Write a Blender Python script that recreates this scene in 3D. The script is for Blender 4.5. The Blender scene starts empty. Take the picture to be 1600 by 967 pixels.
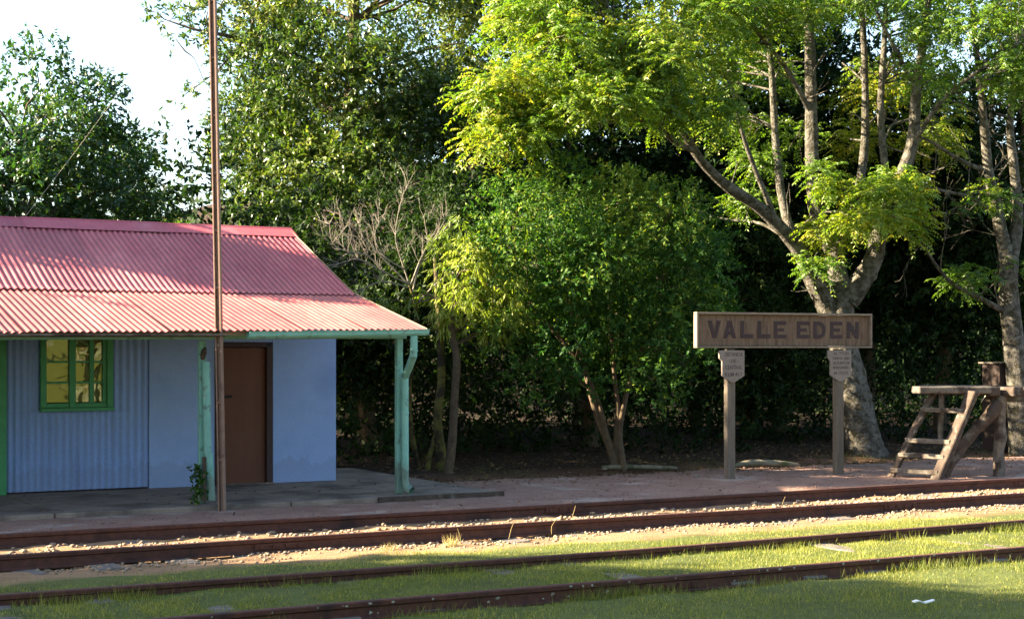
import bpy, bmesh, math, random
import numpy as np
from mathutils import Matrix, Vector

random.seed(7)
rng = np.random.default_rng(11)
scene = bpy.context.scene
col = scene.collection

# ------------------------------------------------------------------ camera, sky, sun, exposure
YAW = math.radians(29.2)
EYE = 1.7
cam_d = bpy.data.cameras.new("camera")
cam_d.sensor_width = 36.0
cam_d.lens = 56.25
cam_d.shift_y = 61.5 / 1600.0
cam_d.clip_start = 0.1
cam_d.clip_end = 3000.0
cam = bpy.data.objects.new("camera", cam_d)
cam.location = (0, 0, EYE)
cam.rotation_euler = (math.radians(90), 0, -YAW)
col.objects.link(cam)
scene.camera = cam

SUN_EL = math.radians(24.5)
SUN_AZ = math.atan2(-0.904, 0.427)            # from +Y, positive towards +X
SUN = Vector((math.sin(SUN_AZ) * math.cos(SUN_EL), math.cos(SUN_AZ) * math.cos(SUN_EL), math.sin(SUN_EL)))
world = bpy.data.worlds.new("World")
scene.world = world
world.use_nodes = True
wn = world.node_tree
wn.nodes.clear()
sky = wn.nodes.new("ShaderNodeTexSky")
sky.sky_type = 'NISHITA'
sky.sun_disc = False
sky.sun_elevation = SUN_EL
sky.sun_rotation = SUN_AZ
sky.air_density = 1.0
sky.dust_density = 1.5
sky.ozone_density = 1.0
bg = wn.nodes.new("ShaderNodeBackground")
bg.inputs["Strength"].default_value = 0.055
wo = wn.nodes.new("ShaderNodeOutputWorld")
wn.links.new(sky.outputs[0], bg.inputs[0])
wn.links.new(bg.outputs[0], wo.inputs[0])
sun_d = bpy.data.lights.new("sun", 'SUN')
sun_d.energy = 5.0
sun_d.angle = math.radians(0.53)
sun_d.color = (1.0, 0.83, 0.58)
sun = bpy.data.objects.new("sun", sun_d)
sun.rotation_euler = (-SUN).to_track_quat('-Z', 'Y').to_euler()
sun.location = (-20, 20, 30)
col.objects.link(sun)
vs = scene.view_settings
vs.view_transform = 'Standard'
vs.look = 'None'
vs.exposure = 3.15
vs.gamma = 1.0
vs.use_curve_mapping = False
scene.cycles.max_bounces = 6
scene.cycles.diffuse_bounces = 3
scene.cycles.glossy_bounces = 3
scene.cycles.transmission_bounces = 4
scene.cycles.transparent_max_bounces = 6
scene.cycles.use_denoising = True

# ------------------------------------------------------------------ helpers
FWD = (math.sin(YAW), math.cos(YAW))
RGT = (math.cos(YAW), -math.sin(YAW))


def at(px, py, Z):
    """world point that lies Z metres in front of the camera's standpoint, seen at photo pixel px, py"""
    a = (px - 800) / 2500.0
    b = (545 - py) / 2500.0
    return Vector((Z * (FWD[0] + a * RGT[0]), Z * (FWD[1] + a * RGT[1]), EYE + b * Z))


def tag(o, label=None, cat=None, group=None, kind=None):
    if label: o["label"] = label
    if cat: o["category"] = cat
    if group: o["group"] = group
    if kind: o["kind"] = kind
    return o


def thing(name, loc, label, cat, group=None):
    o = bpy.data.objects.new(name, None)
    o.empty_display_size = 0.2
    o.location = loc
    col.objects.link(o)
    return tag(o, label, cat, group)


def root_loc(o):
    v = Vector(o.location)
    while o.parent is not None:
        o = o.parent
        v = v + Vector(o.location)
    return v


def put(o, parent):
    """parent o, keeping its world coordinates (all parents are only translated)"""
    col.objects.link(o)
    if parent is not None:
        o.parent = parent
        top = parent
        while top.parent is not None:
            top = top.parent
        if parent is top:
            o.matrix_parent_inverse = Matrix.Translation(-Vector(top.location))
        else:
            o.matrix_parent_inverse = Matrix.Identity(4)
            if Vector(parent.location).length > 1e-9:
                o.matrix_parent_inverse = Matrix.Translation(-Vector(parent.location))
    return o


def mesh_from(name, verts, faces, mat=None, smooth=False):
    me = bpy.data.meshes.new(name)
    me.from_pydata([tuple(v) for v in verts], [], faces)
    me.update()
    if mat: me.materials.append(mat)
    if smooth:
        me.polygons.foreach_set("use_smooth", [True] * len(me.polygons))
    return me


def part(name, verts, faces, mat, parent=None, smooth=False):
    o = bpy.data.objects.new(name, mesh_from(name, verts, faces, mat, smooth))
    return put(o, parent)


def np_mesh(name, V, Fc, mat, tint=None, smooth=False):
    """fast mesh from numpy arrays, Fc is (n,3) or (n,4)"""
    me = bpy.data.meshes.new(name)
    k = Fc.shape[1]
    me.vertices.add(len(V)); me.loops.add(Fc.size); me.polygons.add(len(Fc))
    me.vertices.foreach_set("co", np.ascontiguousarray(V, dtype=np.float32).ravel())
    me.loops.foreach_set("vertex_index", np.ascontiguousarray(Fc, dtype=np.int32).ravel())
    me.polygons.foreach_set("loop_start", np.arange(0, Fc.size, k, dtype=np.int32))
    me.update(calc_edges=True)
    if smooth:
        me.polygons.foreach_set("use_smooth", np.ones(len(Fc), dtype=bool))
    if tint is not None:
        a = me.attributes.new("tint", 'FLOAT', 'POINT')
        a.data.foreach_set("value", np.ascontiguousarray(tint, dtype=np.float32))
    me.materials.append(mat)
    return me


def box_mesh(name, x, y, z, mat, bevel=0.004, jitter=0.0):
    bm = bmesh.new()
    bmesh.ops.create_cube(bm, size=1)
    for v in bm.verts:
        v.co.x = x[0] + (v.co.x + .5) * (x[1] - x[0])
        v.co.y = y[0] + (v.co.y + .5) * (y[1] - y[0])
        v.co.z = z[0] + (v.co.z + .5) * (z[1] - z[0])
        if jitter: v.co += Vector((random.uniform(-1, 1), random.uniform(-1, 1), random.uniform(-1, 1))) * jitter
    if bevel: bmesh.ops.bevel(bm, geom=list(bm.edges), offset=bevel, segments=1, affect='EDGES')
    me = bpy.data.meshes.new(name)
    bm.to_mesh(me); bm.free()
    me.materials.append(mat)
    return me


def box(name, x, y, z, mat, parent=None, bevel=0.004, jitter=0.0):
    o = bpy.data.objects.new(name, box_mesh(name, x, y, z, mat, bevel, jitter))
    return put(o, parent)


def beam(name, a, b, w, h, mat, parent=None, up=(0, 0, 1), bevel=0.006, jitter=0.0, segs=1, wob=0.0):
    """a squared timber from a to b (centre line), w across and h in the up direction"""
    a = Vector(a); b = Vector(b)
    d = (b - a).normalized()
    s = d.cross(Vector(up)).normalized()
    u = s.cross(d).normalized()
    bm = bmesh.new()
    rings = []
    for i in range(segs + 1):
        t = i / segs
        c = a.lerp(b, t)
        if 0 < i < segs: c = c + s * random.uniform(-wob, wob) + u * random.uniform(-wob, wob)
        k = 1 + random.uniform(-jitter, jitter)
        rings.append([bm.verts.new(c + s * (sx * w / 2 * k) + u * (sy * h / 2 * k)) for sx, sy in ((-1, -1), (1, -1), (1, 1), (-1, 1))])
    for i in range(segs):
        for k in range(4):
            bm.faces.new((rings[i][k], rings[i][(k + 1) % 4], rings[i + 1][(k + 1) % 4], rings[i + 1][k]))
    bm.faces.new(rings[0][::-1]); bm.faces.new(rings[-1])
    bmesh.ops.recalc_face_normals(bm, faces=bm.faces)
    if bevel: bmesh.ops.bevel(bm, geom=[e for e in bm.edges if len(e.link_faces) == 2 and e.calc_face_angle() > .6], offset=bevel, segments=1, affect='EDGES')
    me = bpy.data.meshes.new(name)
    bm.to_mesh(me); bm.free()
    me.materials.append(mat)
    return put(bpy.data.objects.new(name, me), parent)


def smooth_path(P, Rr, n=4):
    """Catmull-Rom through points P with radii Rr"""
    P = [np.array(p, float) for p in P]
    out, rad = [], []
    for i in range(len(P) - 1):
        p0 = P[max(i - 1, 0)]; p1 = P[i]; p2 = P[i + 1]; p3 = P[min(i + 2, len(P) - 1)]
        for k in range(n):
            t = k / n
            out.append(.5 * (2 * p1 + (p2 - p0) * t + (2 * p0 - 5 * p1 + 4 * p2 - p3) * t * t + (3 * p1 - p0 - 3 * p2 + p3) * t ** 3))
            rad.append(Rr[i] * (1 - t) + Rr[i + 1] * t)
    out.append(P[-1]); rad.append(Rr[-1])
    return np.array(out), np.array(rad)


class Tubes:
    """collects tapered tubes, as quads"""
    def __init__(s): s.V = []; s.F = []; s.n = 0

    def add(s, P, Rr, sides=8, n=4, rough=0.0, flare=None):
        P, Rr = smooth_path(P, Rr, n) if n > 1 else (np.array(P, float), np.array(Rr, float))
        m = len(P)
        T = np.gradient(P, axis=0)
        T /= np.linalg.norm(T, axis=1)[:, None] + 1e-12
        ref = np.array((1., 0, 0)) if abs(T[0][0]) < .8 else np.array((0, 1., 0))
        N = np.cross(T[0], ref); N /= np.linalg.norm(N)
        rows = []
        ang = np.linspace(0, 2 * np.pi, sides, endpoint=False)
        lob = rng.normal(0, rough, sides)
        for i in range(m):
            N = N - T[i] * N.dot(T[i]); N /= np.linalg.norm(N) + 1e-12
            B = np.cross(T[i], N)
            r = Rr[i] * (1 + lob * .7 + rng.normal(0, rough * .5 + 1e-9, sides))
            rows.append(P[i] + (np.cos(ang) * r)[:, None] * N + (np.sin(ang) * r)[:, None] * B)
        V = np.concatenate(rows)
        idx = np.arange(m * sides).reshape(m, sides)
        a = idx[:-1]; b = np.roll(idx, -1, 1)[:-1]; c = np.roll(idx, -1, 1)[1:]; d = idx[1:]
        Fq = np.stack([a, b, c, d], -1).reshape(-1, 4)
        s.V.append(V); s.F.append(Fq + s.n); s.n += len(V)
        return P, Rr

    def build(s, name, mat, parent):
        me = np_mesh(name, np.concatenate(s.V), np.concatenate(s.F), mat, smooth=True)
        return put(bpy.data.objects.new(name, me), parent)


# ------------------------------------------------------------------ materials
def new_mat(name):
    m = bpy.data.materials.new(name)
    m.use_nodes = True
    nt = m.node_tree
    return m, nt, nt.nodes["Principled BSDF"]


def N(nt, kind, **kw):
    n = nt.nodes.new(kind)
    for k, v in kw.items():
        if k in n.inputs: n.inputs[k].default_value = v
        else: setattr(n, k, v)
    return n


def ramp(nt, fac, stops):
    r = nt.nodes.new("ShaderNodeValToRGB")
    e = r.color_ramp.elements
    while len(e) > 1: e.remove(e[-1])
    e[0].position = stops[0][0]; e[0].color = (*stops[0][1], 1)
    for p, c in stops[1:]:
        x = e.new(p); x.color = (*c, 1)
    nt.links.new(fac, r.inputs[0])
    return r.outputs[0]


def mix(nt, fac, a, b, mode='MIX'):
    m = nt.nodes.new("ShaderNodeMix"); m.data_type = 'RGBA'; m.blend_type = mode
    for sock, v in ((m.inputs[0], fac), (m.inputs[6], a), (m.inputs[7], b)):
        if isinstance(v, bpy.types.NodeSocket): nt.links.new(v, sock)
        elif isinstance(v, (int, float)): sock.default_value = v
        else: sock.default_value = (*v, 1)
    return m.outputs[2]


def noise(nt, scale, detail=6, rough=.6, coord=None, dist=0.0, stretch=None):
    n = N(nt, "ShaderNodeTexNoise", Scale=scale, Detail=detail, Roughness=rough, Distortion=dist)
    if coord is None: coord = nt.nodes.new("ShaderNodeTexCoord").outputs["Object"]
    if stretch:
        mp = nt.nodes.new("ShaderNodeMapping"); mp.inputs["Scale"].default_value = stretch
        nt.links.new(coord, mp.inputs[0]); coord = mp.outputs[0]
    nt.links.new(coord, n.inputs["Vector"])
    return n.outputs["Fac"]


def bump(nt, b, height, strength=.3, dist=.01):
    n = N(nt, "ShaderNodeBump", Strength=strength, Distance=dist)
    nt.links.new(height, n.inputs["Height"])
    nt.links.new(n.outputs[0], b.inputs["Normal"])
    return n


def world_pos(nt):
    return nt.nodes.new("ShaderNodeNewGeometry").outputs["Position"]


def surf(name, c1, c2, scale=8, rough=.8, bstr=.3, bdist=.004, c3=None, scale3=2.5, t3=(.55, .7), stretch=None, metal=0, spec=.3, fine=80):
    """weathered two or three colour surface with relief"""
    m, nt, b = new_mat(name)
    p = world_pos(nt)
    n1 = noise(nt, scale, 7, .65, p, stretch=stretch)
    cc = ramp(nt, n1, [(.3, c1), (.7, c2)])
    if c3 is not None:
        n3 = noise(nt, scale3, 5, .6, p, stretch=stretch)
        cc = mix(nt, ramp(nt, n3, [(t3[0], (0, 0, 0)), (t3[1], (1, 1, 1))]), cc, c3)
    nf = noise(nt, fine, 4, .6, p)
    cc = mix(nt, .5, cc, ramp(nt, nf, [(.3, (.6, .6, .6)), (.7, (1.25, 1.25, 1.25))]), 'MULTIPLY')
    nt.links.new(cc, b.inputs["Base Color"])
    b.inputs["Roughness"].default_value = rough
    b.inputs["Metallic"].default_value = metal
    b.inputs["Specular IOR Level"].default_value = spec
    s = nt.nodes.new("ShaderNodeMath"); s.operation = 'ADD'
    nt.links.new(n1, s.inputs[0]); nt.links.new(nf, s.inputs[1])
    bump(nt, b, s.outputs[0], bstr, bdist)
    return m


def leaf_mat(name, stops, trans=.38, rough=.42, spec=.5, tcol=1.5):
    m, nt, b = new_mat(name)
    a = nt.nodes.new("ShaderNodeAttribute"); a.attribute_name = "tint"
    c = ramp(nt, a.outputs["Fac"], stops)
    nt.links.new(c, b.inputs["Base Color"])
    b.inputs["Roughness"].default_value = rough
    b.inputs["Specular IOR Level"].default_value = spec
    t = nt.nodes.new("ShaderNodeBsdfTranslucent")
    tc = mix(nt, 1.0, c, (tcol * 1.02, tcol * 1.15, tcol * .4), 'MULTIPLY')
    nt.links.new(tc, t.inputs[0])
    ms = nt.nodes.new("ShaderNodeMixShader"); ms.inputs[0].default_value = trans
    nt.links.new(b.outputs[0], ms.inputs[1]); nt.links.new(t.outputs[0], ms.inputs[2])
    nt.links.new(ms.outputs[0], nt.nodes["Material Output"].inputs["Surface"])
    return m


M = {}
M['concrete'] = surf('platform_concrete', (.15, .115, .093), (.27, .215, .175), 3.5, .9, .35, .004, (.10, .08, .066), 1.6, (.48, .62))
M['wood_grey'] = surf('weathered_grey_timber', (.085, .07, .056), (.20, .17, .14), 9, .9, .8, .012, (.05, .036, .028), 4, (.48, .6), stretch=(1, 1, 1))
M['wood_dark'] = surf('dark_old_timber', (.038, .026, .02), (.095, .07, .055), 9, .9, .8, .012, (.13, .12, .10), 7, (.55, .66))
M['sleeper'] = surf('sleeper_timber', (.085, .07, .06), (.17, .15, .135), 9, .95, .5, .006)
M['rust'] = surf('rusty_rail_steel', (.048, .018, .013), (.105, .04, .027), 18, .8, .4, .002, (.032, .014, .011), 3, (.55, .7), metal=0.0, spec=.35)
M['railtop'] = surf('worn_lit_rail_head', (.17, .095, .07), (.25, .15, .115), 14, .5, .2, .001, spec=.5)  # worn head, with the lit look of its top edge in the colour
M['polegrey'] = surf('brown_painted_steel', (.17, .105, .08), (.23, .15, .115), 12, .6, .2, .001, (.08, .04, .03), 5, (.6, .7))
M['aqua'] = surf('aqua_paint', (.14, .35, .30), (.20, .43, .37), 5, .6, .3, .001, (.11, .21, .17), 12, (.56, .66), fine=140)
M['green'] = surf('green_paint', (.035, .20, .085), (.055, .26, .11), 6, .5, .2, .001)
M['door'] = surf('brown_door_paint', (.085, .026, .013), (.105, .034, .017), 2.5, .55, .12, .001, stretch=(3, 3, .5))
M['plaster'] = surf('blue_painted_panel', (.215, .315, .57), (.25, .355, .62), 2.5, .75, .12, .001, (.18, .27, .51), 1.1, (.5, .75))
M['board'] = surf('sign_board_paint', (.105, .066, .043), (.175, .118, .08), 5, .85, .3, .002, (.075, .045, .03), 3.5, (.52, .66), stretch=(5, 5, .8))
M['signframe'] = surf('sign_frame_paint', (.17, .125, .09), (.23, .18, .135), 6, .8, .25, .001)
M['letter'] = surf('dark_maroon_letter', (.03, .017, .018), (.05, .027, .028), 20, .7, .2, .001)
M['plaque'] = surf('pale_cast_plaque', (.18, .145, .122), (.235, .195, .168), 8, .8, .2, .001)
M['post_wood'] = surf('sign_post_timber', (.10, .078, .058), (.17, .14, .11), 5, .9, .35, .003, stretch=(6, 6, .6))
M['white'] = surf('white_scrap', (.65, .7, .75), (.8, .82, .85), 10, .6, .2, .001)
M['stone'] = surf('ballast_stone', (.20, .145, .10), (.36, .28, .20), 16, .9, .4, .004, (.16, .105, .07), 30, (.5, .6))
M['slabpale'] = surf('mossy_pale_log', (.13, .115, .08), (.22, .2, .15), 9, .9, .8, .01, (.07, .08, .035), 5, (.48, .62))
M['brickbox'] = surf('dark_brick', (.022, .015, .013), (.04, .026, .022), 12, .9, .4, .004)
M['bark_grey'] = surf('pale_grey_bark', (.038, .033, .026), (.175, .162, .138), 7, .95, 1.0, .035, (.045, .04, .025), 10, (.5, .58), fine=30)
M['bark_brown'] = surf('brown_bark', (.055, .04, .026), (.12, .09, .06), 14, .95, .8, .012, fine=60)
M['bark_moss'] = surf('mossy_bark', (.06, .052, .014), (.15, .135, .032), 9, .95, .8, .015, (.03, .022, .014), 5, (.46, .58), fine=60)
M['bark_tan'] = surf('tan_bark', (.06, .042, .026), (.125, .092, .058), 12, .95, .7, .01, fine=60)
M['twig'] = surf('bare_pale_twig', (.15, .13, .105), (.25, .22, .18), 20, .9, .4, .003)
M['wire'] = surf('pale_wire', (.5, .42, .3), (.55, .47, .34), 20, .6, .1, .001)
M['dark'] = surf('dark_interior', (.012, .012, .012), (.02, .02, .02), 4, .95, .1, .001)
M['straw'] = leaf_mat('dry_straw', [(0, (.36, .27, .12)), (1, (.55, .44, .22))], .25, .7, .2, 1.0)

# roofing: faded red paint, each sheet a little different
def roof_mat(name, base, fade, fade_at):
    m, nt, b = new_mat(name)
    p = world_pos(nt)
    oi = nt.nodes.new("ShaderNodeObjectInfo").outputs["Random"]
    n1 = noise(nt, 1.3, 6, .65, p, stretch=(1.5, .5, .5))
    n2 = noise(nt, 14, 5, .6, p, stretch=(2, .35, .35))
    c = mix(nt, ramp(nt, n1, [(fade_at, (0, 0, 0)), (fade_at + .3, (1, 1, 1))]), base, fade)
    c = mix(nt, .6, c, ramp(nt, n2, [(.3, (.72, .68, .68)), (.7, (1.15, 1.15, 1.15))]), 'MULTIPLY')
    c = mix(nt, 1.0, c, ramp(nt, oi, [(0, (.74, .70, .72)), (1, (1.12, 1.1, 1.08))]), 'MULTIPLY')
    n3 = noise(nt, 5, 6, .7, p)
    c = mix(nt, ramp(nt, n3, [(.60, (0, 0, 0)), (.74, (.8, .8, .8))]), c, (.20, .07, .05))
    nt.links.new(c, b.inputs["Base Color"])
    b.inputs["Roughness"].default_value = .55
    b.inputs["Specular IOR Level"].default_value = .35
    bump(nt, b, n2, .15, .002)
    return m
M['roof'] = roof_mat('faded_red_roof_paint', (.34, .075, .09), (.43, .135, .14), .42)
M['roof_low'] = roof_mat('sunlit_row_roof_paint', (.33, .085, .08), (.42, .15, .135), .45)  # same paint as the upper sheets, stronger sun put into its colour
M['ridge'] = roof_mat('red_ridge_paint', (.42, .09, .115), (.46, .16, .18), .5)

# corrugated wall paint
M['bluewall'] = surf('blue_corrugated_paint', (.175, .275, .54), (.21, .315, .59), 3, .6, .12, .001, (.145, .23, .46), 1.5, (.5, .7), stretch=(3, 1, .6))


def splash(m, col, h=.32, amt=.75):
    """mud thrown up along the foot of a wall, ragged at its top"""
    nt = m.node_tree; b = nt.nodes["Principled BSDF"]
    src = b.inputs["Base Color"].links[0].from_socket
    p = world_pos(nt); sx = nt.nodes.new("ShaderNodeSeparateXYZ"); nt.links.new(p, sx.inputs[0])
    n = noise(nt, 6, 6, .7, p, stretch=(1, 1, .5))
    a = nt.nodes.new("ShaderNodeMath"); a.operation = 'MULTIPLY_ADD'; nt.links.new(n, a.inputs[0]); a.inputs[1].default_value = -.55; nt.links.new(sx.outputs[2], a.inputs[2])
    f = ramp(nt, a.outputs[0], [(0, (amt, amt, amt)), (max(.01, h - .28), (0, 0, 0))])
    r2 = noise(nt, 2.2, 6, .75, p, stretch=(2.5, 1, .25))
    f2 = ramp(nt, r2, [(.6, (0, 0, 0)), (.75, (.12, .12, .12))])
    c = mix(nt, f2, src, (.12, .13, .15))
    c = mix(nt, f, c, col)
    nt.links.new(c, b.inputs["Base Color"])
splash(M['plaster'], (.15, .15, .17), .29, .22); splash(M['bluewall'], (.13, .14, .17), .29, .22)
splash(M['aqua'], (.12, .12, .09), .36, .6)


def glass_mat():
    m, nt, b = new_mat('old_window_glass')
    n = noise(nt, 2.6, 2, .5, world_pos(nt), dist=.6)
    g = N(nt, "ShaderNodeBsdfGlossy", Roughness=.02)
    g.inputs[0].default_value = (.8, .75, .42, 1)
    bp = N(nt, "ShaderNodeBump", Strength=.18, Distance=.05)
    nt.links.new(n, bp.inputs["Height"]); nt.links.new(bp.outputs[0], g.inputs["Normal"])
    d = nt.nodes.new("ShaderNodeBsdfDiffuse"); d.inputs[0].default_value = (.12, .125, .04, 1)
    ms = nt.nodes.new("ShaderNodeMixShader"); ms.inputs[0].default_value = .2
    nt.links.new(d.outputs[0], ms.inputs[1]); nt.links.new(g.outputs[0], ms.inputs[2])
    nt.links.new(ms.outputs[0], nt.nodes["Material Output"].inputs[0])
    return m
M['glass'] = glass_mat()


def ground_mat():
    m, nt, b = new_mat('station_ground')
    p = world_pos(nt)
    sx = nt.nodes.new("ShaderNodeSeparateXYZ"); nt.links.new(p, sx.inputs[0])
    wob = noise(nt, .9, 5, .6, p)
    ya = nt.nodes.new("ShaderNodeMath"); ya.operation = 'MULTIPLY_ADD'
    nt.links.new(wob, ya.inputs[0]); ya.inputs[1].default_value = 1.1
    nt.links.new(sx.outputs[1], ya.inputs[2])
    mr = N(nt, "ShaderNodeMapRange"); mr.inputs[1].default_value = 0; mr.inputs[2].default_value = 40
    nt.links.new(ya.outputs[0], mr.inputs[0])
    grass = (.085, .105, .03); sand = (.26, .168, .10); litter = (.03, .02, .014)
    def yy(v): return (v + .55) / 40
    c = ramp(nt, mr.outputs[0], [(0, grass), (yy(12.25), grass), (yy(12.75), sand), (yy(15.3), sand), (yy(19.3), (.16, .09, .06)), (yy(20.1), litter), (1, litter)])
    n1 = noise(nt, 2.2, 6, .7, p)
    c = mix(nt, 1.0, c, ramp(nt, n1, [(.3, (.72, .70, .66)), (.7, (1.2, 1.2, 1.2))]), 'MULTIPLY')
    n2 = noise(nt, 38, 5, .7, p)
    c = mix(nt, .8, c, ramp(nt, n2, [(.3, (.6, .58, .55)), (.7, (1.3, 1.3, 1.3))]), 'MULTIPLY')
    nt.links.new(c, b.inputs["Base Color"])
    b.inputs["Roughness"].default_value = .95
    b.inputs["Specular IOR Level"].default_value = .15
    bump(nt, b, n2, .7, .02)
    return m
M['ground'] = ground_mat()
M['path'] = surf('pink_brown_gravel', (.20, .112, .085), (.30, .185, .14), 2.2, .95, .7, .01, (.36, .30, .26), 1.1, (.56, .72), fine=60)


# ------------------------------------------------------------------ ground, path, platform
def fbm(x, y, s):
    return (np.sin(x * 1.7 * s + 1.3) * np.cos(y * 2.1 * s + .4) + .6 * np.sin(x * 4.3 * s + y * 3.1 * s) + .35 * np.cos(x * 9.1 * s - y * 7.7 * s + 2))


def ground_z(x, y):
    z = -.125 + .012 * fbm(x, y, 1.0) + np.where(y < 9.88, .022, 0)
    z = z + .05 * np.clip((y - 9.88) / .1, 0, 1) * np.clip((13.1 - y) / .9, 0, 1) + .02 * np.clip((y - 11.38) / .1, 0, 1) * np.clip((12.9 - y) / .9, 0, 1)
    inside = (np.abs(y - 14.35) < .62)
    z = np.where(inside, -.115 + .012 * fbm(x, y, 2.2), z)
    # small hollow along each rail
    for ry in (13.6, 11.4, 9.9):
        z = z - .018 * np.exp(-((y - ry) / .12) ** 2)
    z = np.where(y > 15.05, -.14, z)
    bank = np.clip((y - 19.2) / 1.0, 0, 1)
    z = np.where(y > 18.6, -.14 + bank * .13 + np.clip(y - 21, 0, 9) * .03, z)
    blocking_hill = np.clip((y - 31) / 16, 0, 1)  # rise added behind the wood to block low skylight
    side = np.clip((x - 13) / 9, 0, 1)
    z = z + 7.5 * blocking_hill * blocking_hill * (3 - 2 * blocking_hill) * side * side * (3 - 2 * side)
    return z


def graded(lo, hi, step, far):
    a = np.arange(lo, hi + 1e-6, step)
    ext = []
    d, s = 0, step
    while d < far:
        s *= 1.35; d += s; ext.append(d)
    ext = np.array(ext)
    return np.concatenate([(lo - ext)[::-1], a, hi + ext])


gx = graded(-1.0, 20.0, .1, 700)
gy_ = graded(5.5, 21.0, .1, 700)
GX, GY = np.meshgrid(gx, gy_)
GZ = ground_z(GX, GY)
V = np.stack([GX, GY, GZ], -1).reshape(-1, 3)
idx = np.arange(len(V)).reshape(GX.shape)
Fq = np.stack([idx[:-1, :-1], idx[:-1, 1:], idx[1:, 1:], idx[1:, :-1]], -1).reshape(-1, 4)
ground = put(bpy.data.objects.new("ground", np_mesh("ground", V, Fq, M['ground'], smooth=True)), None)
tag(ground, "grassy and sandy ground around the tracks running back under the trees", kind="structure")

# gravel path between the platform, the sign and the far rail
px_ = np.arange(-8, 40.01, .25)
py_ = np.array([15.17, 15.3, 15.8, 16.4, 17.0, 17.7, 18.3, 18.8, 19.15, 19.45])
PX, PY = np.meshgrid(px_, py_)
PZ = -.055 + .006 * fbm(PX, PY, 1.5)
PZ[0] = -.10; PZ[-1] = -.155; PZ[-2] = -.09
PY2 = PY + np.where(PY > 18.5, .16 * fbm(PX, PY, .8) + .05 * np.sin(PX * 9.7), 0)
V = np.stack([PX, PY2, PZ], -1).reshape(-1, 3)
idx = np.arange(len(V)).reshape(PX.shape)
Fq = np.stack([idx[:-1, :-1], idx[:-1, 1:], idx[1:, 1:], idx[1:, :-1]], -1).reshape(-1, 4)
path = put(bpy.data.objects.new("gravel_path", np_mesh("gravel_path", V, Fq, M['path'], smooth=True)), None)
tag(path, "pinkish brown gravel path between platform and rails", kind="structure")

plat = thing("platform", (3, 16.75, -.1), "low grey concrete platform slab under the verandah", "platform")
plat["kind"] = "structure"
xs = [-6.2, -1.4, 1.3, 3.95, 6.55, 9.2]
for i in range(5):
    box("slab", (xs[i] + .006, xs[i + 1] - .006), (16.76, 21.2), (-.2, .0 - random.uniform(0, .006)), M['concrete'], plat, .008)
box("edge_board", (7.6, 9.24), (16.715, 16.752), (-.16, .004), M['wood_dark'], plat, .004)


# ------------------------------------------------------------------ railway tracks
def rail_profile(h):
    p = [(-.062, 0), (.062, 0), (.062, .012), (.012, .026), (.009, h - .045), (.03, h - .034), (.033, h - .008), (.026, h), (-.026, h), (-.033, h - .008), (-.03, h - .034), (-.009, h - .045), (-.012, .026), (-.062, .012)]
    return p


def rail(yc, z0, h, x0, x1, parent, wav):
    prof = rail_profile(h)
    k = len(prof)
    xs = np.arange(x0, x1 + .01, .5)
    V, Fc = [], []
    for x in xs:
        dy = .012 * math.sin(x * .37 + wav) + .006 * math.sin(x * 1.3 + wav * 2)
        dz = .006 * math.sin(x * .5 + wav * 3)
        V += [(x, yc + dy + a, z0 + dz + b) for a, b in prof]
    for i in range(len(xs) - 1):
        for j in range(k):
            Fc.append((i * k + j, (i + 1) * k + j, (i + 1) * k + (j + 1) % k, i * k + (j + 1) % k))
    Fc.append(list(range(k))); Fc.append([(len(xs) - 1) * k + j for j in range(k)][::-1])
    o = part("rail", V, Fc, M['rust'], parent)
    o.data.materials.append(M['railtop'])
    for f in o.data.polygons:
        if f.normal.z > .9 and f.center.z > z0 + h * .8: f.material_index = 1
    return o


def track(name, ya, yb, label, z0, h, ztop, sleeper_m, half=1.1):
    t = thing(name, (8, (ya + yb) / 2, -.14), label, "railway track", "railway tracks through the station")
    rail(ya, z0, h, -12, 42, t, .4 + ya)
    rail(yb, z0, h, -12, 42, t, 1.7 + yb)
    proto = box_mesh("sleeper", (-.11, .11), (-half, half), (-.14, 0), sleeper_m, .012, .006)
    n = 0
    for x in np.arange(-3, 24, .66):
        s = bpy.data.objects.new("sleeper", proto)
        s.location = (x + random.uniform(-.05, .05), (ya + yb) / 2 + random.uniform(-.04, .04), ztop + random.uniform(-.012, .006))
        s.rotation_euler = (random.uniform(-.006, .006), random.uniform(-.02, .02), random.uniform(-.03, .03))
        put(s, t)
    return t


main_t = track("railway_track", 13.6, 15.1, "rusty main line track with pale ballast beside the platform", -.128, .128, -.122, M['sleeper'])
side_t = track("railway_track", 9.9, 11.4, "rusty grass-grown siding track nearer than the ballasted main line", -.125, .125, -.083, M['sleeper'], .78)

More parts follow.
